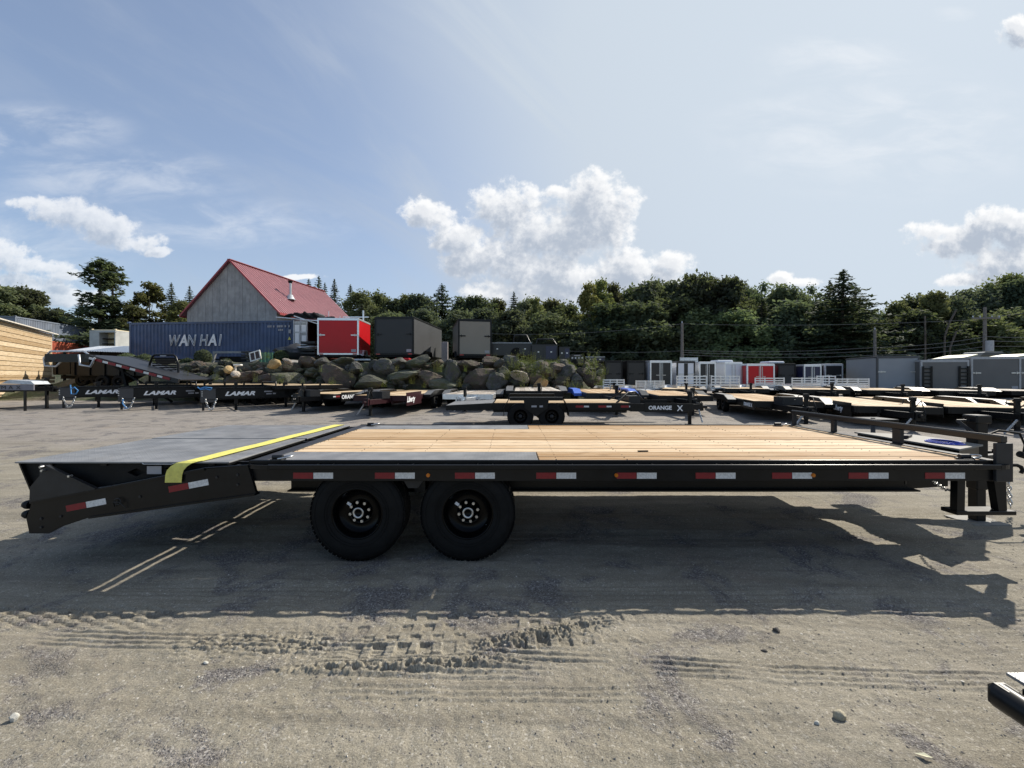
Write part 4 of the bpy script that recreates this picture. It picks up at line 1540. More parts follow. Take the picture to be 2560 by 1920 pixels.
kinds = ['d0', 'd1', 'd2', 'd3', 'd4', 'thin', 'pop']
look = {'d0': 'dark dense broadleaf tree', 'd1': 'mid-green broadleaf tree', 'd2': 'wide dark broadleaf tree', 'd3': 'olive broadleaf tree', 'd4': 'bushy green broadleaf tree',
        'thin': 'thin airy tree', 'pop': 'upright feathery poplar', 'c0': 'pointed dark spruce', 'c1': 'slim dark spruce', 'c2': 'broad-boughed dark pine'}
row = [('d4', 905, 722), ('d1', 950, 720), ('d0', 985, 738), ('d3', 1020, 732), ('d2', 1052, 728), ('c2', 1105, 708), ('d0', 1160, 736), ('d2', 1195, 732),
       ('d3', 1243, 742), ('c1', 1285, 728), ('d1', 1312, 734), ('pop', 1338, 738), ('d3', 1378, 742), ('d4', 1412, 750), ('pop', 1475, 700), ('pop', 1505, 692), ('pop', 1530, 700),
       ('d3', 1500, 745), ('d2', 1585, 705), ('d0', 1615, 690), ('d0', 1645, 692), ('d2', 1690, 690), ('d2', 1738, 672), ('d0', 1765, 680), ('d2', 1820, 683), ('d0', 1850, 700),
       ('thin', 1895, 698), ('thin', 1880, 712), ('d0', 1958, 701), ('d4', 1985, 722), ('thin', 2022, 706), ('c2', 2108, 672), ('c0', 2075, 700), ('c2', 2140, 712),
       ('d4', 2205, 770), ('d3', 2245, 748), ('d4', 2290, 730), ('d3', 2335, 722), ('d1', 2380, 722), ('d2', 2430, 712), ('d1', 2480, 690), ('d3', 2525, 678), ('d2', 2565, 684), ('d2', 2620, 680)]
where = [(905, 'behind the red trailer'), (1000, 'behind the grey trailer'), (1130, 'between the grey and beige trailers'), (1240, 'behind the beige trailer'), (1330, 'behind the black truck beds'),
         (1440, 'behind the end of the boulder wall'), (1560, 'left of the lone utility pole'), (1720, 'straight behind the lone utility pole'), (1860, 'right of the lone utility pole'),
         (2010, 'above the dark red trailers'), (2170, 'left of the gap in the tree line'), (2330, 'just right of the gap in the tree line'), (2440, 'left of the crossarm pole'), (3000, 'at the right edge beyond the crossarm pole')]
seen = {}
for (kd, px, py) in row:
    w = [t for lim, t in where if px <= lim][0]
    rank = seen.get((kd, w), 0)
    seen[(kd, w)] = rank + 1
    extra = ['', ', second', ', third'][rank]
    Yt = (62 if px < 1440 else 56) + tree_rnd.uniform(-3, 4) - (8 if (kd, px) == ('c2', 2108) else 0)
    tree(kd, px, py, Yt, look[kd] + ' ' + w + extra, 'conifer_tree' if kd[0] == 'c' else 'tree', wid=1.5 if (kd, px) == ('c2', 2108) else {'c2': 1.25, 'pop': .75, 'thin': .9}.get(kd, 1.05) * (.9 if px > 1560 else 1))
# second and third rows fill the wood down to the ground
back_r = random.Random(5)
low_seen = {}


def low_label(kd, px, i):
    w = [t for lim, t in where if px <= lim][0]
    key = ('low spruce' if kd[0] == 'c' else 'low broadleaf') + (', near row,' if i % 2 else ', far row,')
    low_seen[(key, w)] = low_seen.get((key, w), 0) + 1
    return key + ' ' + w + ['', ', second', ', third', ', fourth'][low_seen[(key, w)] - 1]


for i in range(46):
    px = 860 + i * 39 + back_r.uniform(-12, 12)
    top = 772 if px < 1440 else (745 if px < 2150 else (800 if px < 2230 else 760))
    kd = back_r.choice(['d0', 'd2', 'd4', 'd0', 'c0'])
    tree(kd, px, top + back_r.uniform(-12, 25), 50 + back_r.uniform(-2, 3) if i % 2 else 66 + back_r.uniform(-2, 5), low_label(kd, px, i),
         'conifer_tree' if kd[0] == 'c' else 'tree', wid=1.5, group='lower trees of the wood')


def thicket():
    """dense undergrowth along the foot of the wood"""
    r = random.Random(3)
    pts = []
    for i in range(9000):
        x = r.uniform(-60, 78)
        y = r.uniform(46, 52) if x > 3 else (r.uniform(54, 60) if x > -30 else r.uniform(72, 78))
        z = abs(r.gauss(0, 1.6)) + max(.2, terrace_z(x, min(y, 70)))
        pts.append(((x, y, min(z, 5.5)), (0, -.5, .5), 1))
    vs, fs = cards(pts, .5, r)
    me = bpy.data.meshes.new('undergrowth')
    me.from_pydata(vs, [], fs)
    me.materials.append(LEAF_DK)
    link('undergrowth', me)['kind'] = 'stuff'
    vs, fs = [], []
    pts = []
    for i in range(22000):
        x = r.uniform(-95, 105)
        y = r.uniform(70, 82)
        z = .3 + 9.5 * r.random() ** .8
        pts.append(((x, y, z), (0, -.6, .3), 1))
    vs, fs = cards(pts, .75, r)
    me = bpy.data.meshes.new('woodland')
    me.from_pydata(vs, [], fs)
    me.materials.append(LEAF_DK)
    link('woodland', me)['kind'] = 'stuff'


thicket()
# bare pale stems at the right wood edge
for (pts, lab) in (([(2312, 790), (2313, 835)], 'straight pale trunk in front of the right-hand wood'), ([(2390, 775), (2372, 810), (2362, 840), (2361, 880)], 'curved pale trunk in front of the right-hand wood'),
                   ([(2391, 828), (2375, 870)], 'leaning pale trunk right of the curved pale trunk')):
    mb = MB()
    q = [Vector(at(a, b, 44)) for a, b in pts]
    q.append(Vector((q[-1].x, q[-1].y, .25)))
    mb.tube(q, .09, 6)
    tag(mb.build('bare_tree', BARK), lab, 'tree trunk')


# ------------------------------------------------------------------ barn, containers, shed and stuff on the terrace
SIDING = pm('weathered_grey_siding', (0.30, 0.29, 0.28), 0.8, var=0.22, scale=1.5, bump=.2, bscale=25, dirt=.15)
ROOFRED = pm('red_metal_roof', (0.27, 0.10, 0.115), 0.42, var=0.1, scale=1.2, spec=.6)
TRIMRED = pm('red_roof_trim', (0.28, 0.03, 0.035), 0.5)
CBLUE = pm('container_blue', (0.05, 0.083, 0.165), 0.55, var=.25, scale=1.2, dirt=.25, dirtcol=(.09, .075, .06))
CGREY = pm('container_grey_blue', (0.16, 0.19, 0.24), 0.6, var=.2, scale=1.2, dirt=.2)
CRED = pm('container_red', (0.36, 0.075, 0.035), 0.6, var=.2, scale=1.2, dirt=.25)
CMAR = pm('container_maroon', (0.13, 0.022, 0.02), 0.6, var=.2, scale=1.2, dirt=.2)
CBEI = pm('container_beige', (0.62, 0.54, 0.36), 0.6, var=.12, scale=1.2, dirt=.15)
CWHT = pm('container_pale_grey', (0.42, 0.43, 0.42), 0.6, var=.15, scale=1.2, dirt=.3)
DKVOID = pm('dark_interior', (0.02, 0.016, 0.015), 0.9)


def barn():
    # gable faces the yard, ridge runs away from it
    ax = Vector((1.9, 12.7, 0)).normalized()
    ang = math.atan2(ax.y, ax.x)              # local +x = along the ridge
    fx, fy = px_x(579, 36.0), 36.0
    T = thing('barn', 'weathered grey barn with a steep red metal roof above the blue container', 'barn', (fx, fy, 2.6), ang)
    L, HW, EV, RD = 13.2, 4.25, 4.55, 8.70
    # gable boards
    n = 24
    for i in range(n):
        y0 = -HW + 2 * HW * i / n
        y1 = y0 + 2 * HW / n
        h0, h1 = (EV + (RD - EV) * (1 - abs(y) / HW) - .05 for y in (y0, y1))
        o = .012 if i % 2 else 0
        MB().prism([(y0 + .004, 0), (y1 - .004, 0), (y1 - .004, h1), (y0 + .004, h0)], -.04 - o, .02, 'yz').build('siding_board', SIDING, T)
    b = MB()
    b.box(.03, L, -HW, -HW + .1, 0, EV); b.box(.03, L, HW - .1, HW, 0, EV)
    b.prism([(-HW, 0), (HW, 0), (HW, EV), (0, RD - .1), (-HW, EV)], L - .1, L, 'yz')
    b.prism([(-HW + .05, 0), (HW - .05, 0), (HW - .05, EV), (0, RD - .12), (-HW + .05, EV)], .021, .035, 'yz')
    b.build('wall', SIDING, T)
    # roof sheets with raised seams
    sl = math.hypot(HW + .45, (RD - EV) * (HW + .45) / HW)
    pa = math.atan2(RD - EV, HW)
    np_ = 15
    pw = (L + .5) / np_
    pb = MB(); pb.box(0, pw - .004, 0, sl, 0, .03)
    for q in (.02, pw * .36, pw * .68):
        pb.prism([(q - .025, .03), (q + .025, .03), (q + .012, .065), (q - .012, .065)], 0, sl, 'xz')
    pme = pb.mesh('roof_panel', ROOFRED, True)
    for i in range(np_):
        x = -.3 + i * pw
        for s in (-1, 1):
            o = link('roof_panel', pme, T, (x if s < 0 else x + pw, s * (HW + .45), RD - (RD - EV) * (HW + .45) / HW), (pa, 0, 0) if s < 0 else (pa, 0, math.pi))
    b = MB(); b.beam((-.32, 0, RD + .07), (L + .22, 0, RD + .07), .3, .05); b.build('ridge_cap', TRIMRED, T)
    b = MB()
    for s in (-1, 1):
        b.beam((-.31, s * .02, RD + .02), (-.31, s * (HW + .45), RD - (RD - EV) * (HW + .45) / HW), .05, .13)
        b.beam((-.31, s * (HW + .46), RD - (RD - EV) * (HW + .45) / HW), (L + .2, s * (HW + .46), RD - (RD - EV) * (HW + .45) / HW), .05, .2)
    b.build('roof_trim', TRIMRED, T)
    # stove pipe on the right-hand slope
    yy = -2.75
    zz = RD - (RD - EV) * abs(yy) / HW
    b = MB(); b.cyl((3.7, yy, zz - .1), (3.7, yy, zz + 1.65), .12, 14); b.build('chimney_pipe', STEEL, T)
    b = MB(); b.cyl((3.7, yy, zz + 1.65), (3.7, yy, zz + 1.72), .22, 14); b.cyl((3.7, yy, zz + 1.5), (3.7, yy, zz + 1.65), .14, 14, r2=.19); b.build('chimney_cap', BLACKM, T)
    b = MB(); b.lathe([(.5, 0), (.36, .1), (.2, .45), (.17, .45)], 14, axis='z'); b.build('chimney_flashing', GALV, T, (3.7, yy, zz - .02), (-pa * .0, 0, 0))
    b = MB(); b.cyl((8.0, -3.9, EV + .2), (8.0, -3.9, EV + 1.0), .05, 8); b.cyl((9.4, -4.3, EV - .2), (9.4, -4.3, EV + .7), .05, 8); b.build('vent_pipe', ALU, T)
    return T


barn()


def corrugated(L, H, pitch=.28, d=.055):
    pts, x = [], 0
    while x < L - 1e-3:
        for f, o in ((0, 0), (.3, 0), (.5, 1), (.8, 1)):
            if x + f * pitch <= L:
                pts.append((x + f * pitch, o * d))
        x += pitch
    pts.append((L, 0))
    return pts


def container(label, p_right, p_left, H, body, base_z, open_end=False, name='shipping_container', group=None, end_mat=None, W=2.44):
    """p_right / p_left: ends of the long face that looks to the camera (world x, y). local x runs left to right along that face, y goes back"""
    a, b = Vector(p_left), Vector(p_right)
    L = (b - a).length
    T = thing(name, label, 'container', (a.x, a.y, base_z), math.atan2(b.y - a.y, b.x - a.x), group)
    for side in (0, 1):
        pts = corrugated(L - .24, H - .3)
        vs, fs = [], []
        for (x, d) in pts:
            y = (.03 + d) if side == 0 else (W - .03 - d)
            vs += [(x + .12, y, .15), (x + .12, y, H - .15)]
        for i in range(len(pts) - 1):
            fs.append((2 * i, 2 * i + 2, 2 * i + 3, 2 * i + 1))
        mb = MB(); mb.add(vs, fs)
        mb.build('side_wall', body, T, recalc=False)
    fr = MB()
    for y in (0, W - .1):
        fr.box(0, L, y, y + .1, 0, .15); fr.box(0, L, y, y + .1, H - .15, H - .01)
        for x in (0, L - .14):
            fr.box(x, x + .14, y - .004, y + .104, 0, H)
    for x in (0, L - .1):
        fr.box(x, x + .1, .1, W - .1, 0, .15); fr.box(x, x + .1, .1, W - .1, H - .15, H - .01)
    fr.build('frame', body, T)
    cc = MB()
    for x in (0, L):
        for y in (0, W):
            for z in (0, H):
                cc.box(x - .09, x + .09, y - .075, y + .075, z - .055, z + .06)
    cc.build('corner_castings', body, T)['kind'] = 'stuff'
    MB().box(.1, L - .1, .1, W - .1, H - .05, H - .02).build('roof', body, T)
    MB().box(.1, L - .1, .1, W - .1, .1, .15).build('floor', DKVOID, T)
    em = end_mat or body
    if not open_end:
        for k in (0, 1):
            y0 = .1 + k * (W - .2) / 2
            d = MB(); d.box(L - .06, L - .03, y0 + .01, y0 + (W - .2) / 2 - .01, .16, H - .16)
            for q in range(4):
                zz = .25 + q * (H - .4) / 4
                d.box(L - .03, L - .008, y0 + .06, y0 + (W - .2) / 2 - .06, zz, zz + .32)
            o = d.build('door', em, T)
            lr = MB()
            for q in (.3, .75):
                lr.cyl((L + .03, y0 + q * (W - .2) / 2, .1), (L + .03, y0 + q * (W - .2) / 2, H - .1), .025, 6)
            link('lock_rod', lr.mesh('lock_rod', GALV), o)
    MB().box(.06, .09, .1, W - .1, .15, H - .15).build('end_wall', body, T)
    return T


# the blue container with the outlined lettering
blue_l = at(323, 800, 30.6)
blue_r = at(735, 800, 29.2)
bz = 2.78
BC = container('long dark blue shipping container with white outlined capitals beneath the barn gable', (blue_r[0], blue_r[1]), (blue_l[0], blue_l[1]), 2.62, CBLUE, bz, end_mat=CBLUE)
Lb = (Vector(blue_r[:2]) - Vector(blue_l[:2])).length
for body, x0, fill in (('W', 3.12, 0), ('A', 3.98, 1), ('N', 4.56, 0), ('H', 5.52, 0), ('A', 6.22, 1), ('I', 6.98, 0)):
    if fill:
        text_obj('lettering', body, 1.08, LETTER, BC, (x0, -.02, .94), (R(90), 0, 0), shear=.18, bold=.035, extrude=.004, sx=.86)
    else:
        text_obj('lettering', body, 1.08, LETTER, BC, (x0, -.02, .94), (R(90), 0, 0), shear=.18, outline=.031, sx=.80 if body != 'W' else .74)
mk = MB()
for i, w in enumerate((.1, .1, .04, .1, 0, .12, .12, .12, .04, .12, 0, .1)):
    if w:
        mk.box(Lb - 1.95 + i * .14, Lb - 1.95 + i * .14 + w, -.012, -.006, 2.14, 2.28)
for i in range(3):
    mk.box(Lb - 1.15 + i * .13, Lb - 1.05 + i * .13, -.012, -.006, 1.9, 2.02)
o = mk.build('code_marks', LETTERG, BC)
o['kind'] = 'stuff'
MB().box(Lb - 1.02, Lb - .72, -.012, -.004, .40, .72).build('data_plate', LETTER, BC)
MB().box(Lb - .4, Lb - .22, -.014, -.006, 1.72, 1.98).build('white_sticker', LETTERG, BC)
b = MB(); b.prism([(Lb - .44, 1.28), (Lb - .22, 1.28), (Lb - .33, 1.5)], -.014, -.006); b.build('warning_sticker', STRAP, BC)


def open_container():
    """maroon container standing end-on with both doors swung open"""
    p = at(741, 890, 28.0)
    W, H, L = 2.44, 2.6, 6.0
    T = thing('shipping_container', 'maroon shipping container seen end-on with its doors swung open', 'container', (p[0] + .95, 28.2, 2.75), R(90))
    fr = MB()
    for y in (-W / 2, W / 2 - .1):
        fr.box(0, L, y, y + .1, 0, H)
        fr.box(-.02, .08, y - .01, y + .11, 0, H)
    fr.box(0, L, -W / 2, W / 2, H - .1, H); fr.box(0, L, -W / 2, W / 2, 0, .12); fr.box(L - .1, L, -W / 2, W / 2, 0, H)
    fr.box(-.02, .1, -W / 2, W / 2, H - .15, H - .005)
    fr.build('shell', CMAR, T)
    # left door: pale grey, opened flat against us, with placards; local +y is image-left
    d = MB(); d.box(-.07, -.02, .28, 1.22, .12, H - .12); d.M = None
    o = d.build('door', pm('door_grey', (0.36, 0.37, 0.37), .6, var=.15, dirt=.25), T)
    pl = MB()
    for (y0, y1, z0, z1) in ((.82, 1.12, 1.75, 2.2), (.38, .68, 1.75, 2.2), (.84, 1.1, 1.0, 1.65), (.38, .66, 1.0, 1.5)):
        pl.box(-.085, -.071, y0, y1, z0, z1)
    link('placard', pl.mesh('placard', LETTER), o)['kind'] = 'stuff'
    lr = MB()
    for y in (.33, .75, 1.17):
        lr.cyl((-.1, y, .1), (-.1, y, H - .1), .025, 6)
    for z in (.85, 1.68, 2.3):
        lr.box(-.09, -.072, .3, 1.2, z, z + .05)
    link('lock_rod', lr.mesh('lock_rod', GALV), o)['kind'] = 'stuff'
    d = MB(); d.box(-.02, .03, -1.62, -.62, .12, H - .12)
    for q in range(6):
        d.box(-.05, -.02, -1.58, -.66, .25 + q * .38, .45 + q * .38)
    o = d.build('door', CMAR, T)
    MB().box(-.075, -.055, -1.5, -.7, 1.55, 1.62).build('door_bar', LETTERG, T)
    return T


open_container()


def junk():
    p = at(735, 775, 28.6)
    mb = MB()
    for k in range(4):
        mb.tube([(px_x(712 + 22 * k, 28.6) + .0 + .9 * t, 28.6 + .1 * k, 5.50 + .16 * math.sin(t * 3 + k) + .10 * k * (1 - t)) for t in np.linspace(0, 1.6, 8)], .12, 8)
    o = mb.build('tarp_roll', BLACKM, None)
    tag(o, 'black rolled tarpaulins lying on top of the open container', 'tarpaulin')
    mb = MB(); mb.box(0, 1.3, 0, 1.2, 0, .55, 0, .1)
    o = mb.build('rooftop_crate', DARKG, None, (px_x(752, 29.4), 29.2, 5.36))
    tag(o, 'dark grey crate on top of the open container beside the rolled tarpaulins', 'crate')
    # light pipes lying over the doors
    mb = MB()
    for (a, c) in (((690, 793), (800, 803)), ((735, 790), (800, 812)), ((752, 803), (800, 801))):
        mb.cyl(at(*a, 27.8), at(*c, 27.6), .035, 6)
    tag(mb.build('pipe_bundle', ALU), 'loose bundle of pale pipes lying across the open container doors', 'pipes')
    # covered heap and stacked planks before the doors
    o = link('covered_heap', blob_mesh('covered_heap', 3, .25, 71, pm('black_sheeting', (0.03, 0.03, 0.032), .4), (1.35, .9, .55), cut=(.6, .9)), None, at(740, 883, 26.8))
    tag(o, 'heap under shiny black sheeting in front of the open container', 'heap')
    T = thing('stacked_bins', 'stack of dark flat bins left of the red enclosed trailer', 'bins', (px_x(777, 26.4), 26.4, 2.42))
    for i in range(6):
        MB().box(-.45, .45, -.4, .4, .02 + i * .22, .17 + i * .22, 0, .02).build('bin', DARKG, T)
    o = link('cover_sheet', blob_mesh('cover_sheet', 3, .3, 72, pm('pale_sheet', (0.42, 0.43, 0.44), .5), (.8, .5, .1)), None, at(772, 869, 26.3))
    tag(o, 'crumpled pale sheet lying on the stacked dark bins', 'sheet')
    # steel trestle frame, window frame, bushes
    T = thing('steel_trestle', 'grey steel trestle frame standing below the blue container', 'frame', (px_x(577, 25.5), 25.5, 1.55))
    G = pm('grey_paint', (0.24, 0.245, 0.25), .6)
    MB().box(-1.05, 1.05, -.05, .05, 1.38, 1.5).build('top_beam', G, T)
    for s in (-1, 1):
        MB().beam((s * .95, 0, 1.38), (s * 1.28, 0, 0), .13, .13).build('leg', G, T)
    MB().box(-.9, .9, .3, .9, .1, 1.2).build('tank', BLACKM, T)
    T = thing('stacked_racks', 'dark slatted racks stacked right of the steel trestle', 'racks', (px_x(625, 25.5), 25.6, 1.75))
    for i in range(7):
        MB().box(-.35, .35, -.4, .4, .05 + i * .19, .14 + i * .19).build('rack', DARKG, T)
    T = thing('window_frame', 'white two-pane window frame leaning on the bank', 'window', at(640, 901, 23.6), .1)
    Wm = pm('white_paint', (0.72, 0.70, 0.64), .5)
    T.rotation_euler = (R(-18), R(-18), .1)
    f = MB()
    for (x0, x1, z0, z1) in ((-.3, .3, 0, .06), (-.3, .3, .5, .56), (-.3, -.24, .06, .5), (.24, .3, .06, .5), (-.025, .025, .06, .5)):
        f.box(x0, x1, -.03, .03, z0, z1)
    f.build('sash', Wm, T)
    MB().box(-.24, .24, -.006, .006, .06, .5).build('pane', pm('old_glass', (0.06, 0.035, 0.02), .15), T)
    T = thing('light_post', 'short pale lamp post standing on the bank left of the logs', 'post', at(588, 945, 22.2))
    b = MB(); b.cyl((0, 0, -.3), (0, 0, .52), .055, 10); b.tube([(0, 0, .5), (.03, 0, .6), (.12, 0, .66)], .055, 8); b.build('post', Wm, T)
    b = MB(); b.box(-.05, .34, -.12, .12, .62, .72, 0, .03); b.build('lamp_head', Wm, T)
    # green slatted panel behind
    T = thing('slatted_panel', 'dark green slatted panel under the right end of the blue container', 'panel', at(668, 912, 25.0))
    for i in range(7):
        MB().box(-.72 + i * .22, -.56 + i * .22, -.03, .03, 0, .72).build('slat', pm('green_paint', (0.05, 0.16, 0.10), .5), T)


junk()


def ball_bushes():
    r = random.Random(8)
    pts = []
    for j in range(900):
        d = Vector((r.gauss(0, 1), r.gauss(0, 1), r.gauss(0, 1))).normalized()
        pts.append((d * (.9 + .12 * r.random()), d, 1))
    vs, fs = cards(pts, .13, r)
    me = bpy.data.meshes.new('foliage')
    me.from_pydata(vs, [], fs)
    me.materials.append(LEAF_DK)
    inner = blob_mesh('stem_core', 2, .05, 3, LEAF_DK)
    for (px, py, rad, lab) in ((468, 912, 17, 'leftmost round clipped bush below the blue container'), (512, 918, 18, 'round clipped bush second from the left below the blue container'),
                               (508, 893, 19, 'round clipped bush tucked under the container edge'), (566, 912, 16, 'round clipped bush between the trestle legs'),
                               (702, 893, 17, 'shaggy clipped bush at the corner of the blue container'), (318, 905, 22, 'round clipped bush behind the tilted truck bed'),
                               (362, 905, 20, 'round clipped bush left of the black headache rack')):
        x, y, z = at(px, py, 24.6)
        s = rad * 24.6 / FPX
        T = thing('clipped_bush', lab, 'bush', (x, y, z), 0, 'round clipped bushes below the blue container')
        T.scale = (s, s, s)
        link('foliage', me, T)
        o = link('branches', inner, T)
        o.scale = (.86, .86, .86)


ball_bushes()


def weeds():
    r = random.Random(12)
    metas = []
    for v in range(3):
        mb_v, mb_f = [], []
        for s in range(26):
            a = r.uniform(0, 6.28)
            q = r.random() * .35
            base = Vector((math.cos(a) * q, math.sin(a) * q, 0))
            h = r.uniform(.35, 1.0)
            lean = Vector((r.uniform(-.3, .3), r.uniform(-.3, .3), 0))
            for j in range(9):
                t = (j + 1) / 9
                p = base + lean * t * t + Vector((0, 0, h * t))
                d = Vector((r.gauss(0, 1), r.gauss(0, 1), .5)).normalized()
                w = d.cross(Vector((0, 0, 1))).normalized() * .03
                o = len(mb_v)
                l = .17 * (1.1 - .6 * t)
                mb_v += [tuple(p - w), tuple(p + d * l * .5 + w * .6), tuple(p + d * l), tuple(p + w)]
                mb_f.append((o, o + 1, o + 2, o + 3))
        me = bpy.data.meshes.new('weed_clump')
        me.from_pydata(mb_v, [], mb_f)
        me.materials.append(WEED if v else LEAF_OL)
        metas.append(me)
    spots = [(640, 950, 18), (800, 925, 16), (830, 960, 18), (880, 940, 16), (905, 925, 14), (960, 962, 18), (990, 925, 14), (1030, 955, 18), (1090, 925, 20), (1150, 962, 18), (1165, 925, 14), (1215, 930, 16), (1295, 935, 30), (1330, 915, 34), (1345, 930, 30), (1312, 948, 24), (1370, 925, 28), (1385, 940, 22), (1280, 912, 26), (1300, 912, 34), (1318, 922, 30), (1285, 925, 28), (1336, 935, 24), (1350, 918, 26), (1362, 945, 22), (1310, 975, 26), (1325, 905, 24), (1270, 930, 22), (1265, 945, 18),
             (1472, 925, 40), (1488, 940, 36), (1500, 955, 30), (1482, 910, 36), (1510, 930, 24), (1450, 908, 20), (1092, 918, 22), (1100, 925, 18), (1448, 985, 26), (1440, 975, 24), (1420, 962, 20),
             (1235, 900, 16), (1335, 900, 18), (1395, 905, 14), (1420, 905, 14), (655, 895, 18), (672, 890, 20), (700, 955, 20), (540, 945, 18), (470, 940, 20), (1060, 965, 14), (755, 958, 14)]
    wc = {}
    for i, (px, py, hp) in enumerate(sorted(spots)):
        Y = 20.9 if py < 960 else 19.5
        x, y, z = at(px, py + hp * .35, Y)
        o = link('weed_tuft', metas[i % 3], None, (x, y, z), (0, 0, i * 1.3))  # a clump of wild weeds rather than a woody shrub
        s = hp * 1.45 * Y / FPX
        o.scale = (s * .9, s * .9, s)
        zone = [('among the logs and rocks below the container', 480, 760), ('beside the charcoal trailer on the wall top', 1040, 1110), ('in the wall gaps below the red trailer', 761, 930), ('in the wall gaps below the charcoal trailer', 931, 1039), ('in the wall gaps below the beige trailer', 1111, 1219), ('between the beige trailer and the black beds', 1220, 1256),
                ('on the middle of the wall below the wheel-arch bed', 1257, 1315), ('on the wall right of the wheel-arch bed', 1316, 1400), ('along the grassy top right of the wall', 1401, 1460), ('at the right end of the wall', 1461, 1520)]
        nm = [z_ for z_ in zone if z_[1] <= px <= z_[2]] or [('on the bank near the round bushes', 0, 0)]
        wc[nm[0][0]] = wc.get(nm[0][0], 0) + 1
        tag(o, ['first', 'second', 'third', 'fourth', 'fifth', 'sixth', 'seventh', 'eighth', 'ninth', 'tenth', 'eleventh', 'twelfth'][wc[nm[0][0]] - 1] + ' weed clump ' + nm[0][0], 'weeds', 'weeds on the boulder wall')
    # grass fringe along the top edge
    vs, fs = [], []
    for i in range(2600):
        px = r.uniform(1240, 1490)
        Y = r.uniform(22.2, 24)
        x = px_x(px, Y)
        z = terrace_z(x, Y)
        if z < 1.2:
            continue
        h = r.uniform(.06, .22)
        dx, dy = r.uniform(-.08, .08), r.uniform(-.05, .05)
        o = len(vs)
        vs += [(x - .012, Y, z - .03), (x + .012, Y, z - .03), (x + dx, Y + dy, z + h)]
        fs.append((o, o + 1, o + 2))
    me = bpy.data.meshes.new('grass')
    me.from_pydata(vs, [], fs)
    me.materials.append(WEED)
    link('grass', me)['kind'] = 'stuff'


weeds()


# stacked containers far left, beige container, sheet roof, board shed
def far_left():
    a, b_ = at(38, 797, 50), at(216, 820, 62)
    container('grey-blue corrugated container stacked on the orange-red one at the far left', b_[:2], a[:2], 2.6, CGREY, 6.0, name='shipping_container')
    container('orange-red corrugated container at the bottom of the far-left stack', (b_[0] + 1.6, b_[1]), (a[0] + 1.2, a[1]), 2.6, CRED, 3.39)
    c = at(212, 876, 58); d = at(250, 876, 58)
    container('small maroon container between the orange-red stack and the beige container', (d[0] + 1, 59), (c[0] - .6, 58.5), 2.3, CMAR, 3.4, W=2)
    a, b_ = at(289, 827, 47), at(345, 830, 50)
    container('cream-coloured corrugated container left of the long blue one', b_[:2], a[:2], 2.6, CBEI, 4.1)
    T = thing('storage_shelter', 'pale grey open-fronted container with dark racks inside, left of the cream container', 'shelter', at(255, 868, 46))
    x0, x1 = -1.35, 1.45
    f = MB()
    f.box(x0, x1, .1, 2.4, 1.7, 1.82); f.box(x0, x0 + 1.05, 0, 2.4, -.5, 1.69); f.box(x1 - .12, x1, 0, 2.4, -.5, 1.69); f.box(x0, x1, 2.3, 2.4, -.5, 1.69)
    f.build('shell', CWHT, T)
    MB().box(x0, x1, -.02, .09, 1.6, 1.81).build('lintel', CWHT, T)
    for i in range(3):
        MB().box(-.25, 1.3, .3, 1.9, -.2 + i * .55, -.12 + i * .55).build('shelf', BLACKM, T)
    # sheet-metal roof
    T = thing('lean_to_roof', 'white sheet-metal lean-to roof left of the blue container', 'shelter', at(245, 880, 31))
    b = MB()
    pts = corrugated(5.4, 1, .18, .03)
    vs, fs = [], []
    for (x, dd) in pts:
        vs += [(x - 2.9, -.3, .02 + dd - .03 * abs(x - 2.7)), (x - 2.9, 3.0, .62 + dd)]
    for i in range(len(pts) - 1):
        fs.append((2 * i, 2 * i + 2, 2 * i + 3, 2 * i + 1))
    b.add(vs, fs)
    b.build('roof_sheet', ALU, T, recalc=False)
    for x in (-2.6, 0, 2.4):
        MB().box(x - .06, x + .06, .1, .22, -2.2, .0).build('post', BLACKM, T)
    MB().box(-2.8, 2.4, 2.2, 2.3, -2.2, .35).build('back_wall', DKVOID, T)


far_left()


def board_shed():
    """its long boarded wall runs away from the viewer, so the low sun lights it"""
    pr, pl = Vector((px_x(127, 30.0), 30.0)), Vector((px_x(0, 22.7), 22.7))
    d = (pr - pl).normalized()
    L = 12.0
    T = thing('board_shed', 'new board-sided shed with a pale roof edge at the left edge', 'shed', (pr.x, pr.y, 1.62), math.atan2(d.y, d.x))
    # local x: 0 at the far corner, negative toward the viewer; local -y looks to the yard
    H = 2.88
    bm_ = MB().box(-L, -.14, -.045, -.005, .0, .238, 0, .006).mesh('board', WOOD2)
    n = 11
    for i in range(n):
        o = link('board', bm_, T, (rnd.uniform(-.01, .0), -.012 * (i % 2), i * .262 + .004), (rnd.uniform(-.02, .02), 0, 0))
    MB().box(-.13, .02, -.06, .1, 0, H + .02, 0, .004).build('corner_post', WOOD2, T)
    MB().box(-L, 0, .0, .04, 0, H).build('inner_wall', DKVOID, T)
    MB().box(-.02, .0, .1, 2.4, 0, H).build('side_wall', WOOD2, T)
    MB().prism([(-.32, H + .0), (-.32, H + .06), (2.7, H + .75), (2.7, H + .69)], -L - .2, .35, 'yz').build('roof', pm('pale_roof_edge', (0.60, 0.56, 0.49), .6), T)
    MB().box(-L, .0, -.05, 2.4, -.1, -.003).build('floor_skid', WOOD2, T)
    T2 = thing('timber_stack', 'stack of pale timbers under the board shed', 'timber', (pr.x, pr.y, .3), math.atan2(d.y, d.x))
    tm = MB().box(-11.5, .9, -.22, .22, 0, .19, 0, .01).mesh('timber', WOOD2)
    for j in range(5):
        for kx in range(4):
            link('timber', tm, T2, (rnd.uniform(-.15, .15), .2 + kx * .55, .02 + j * .255))


board_shed()


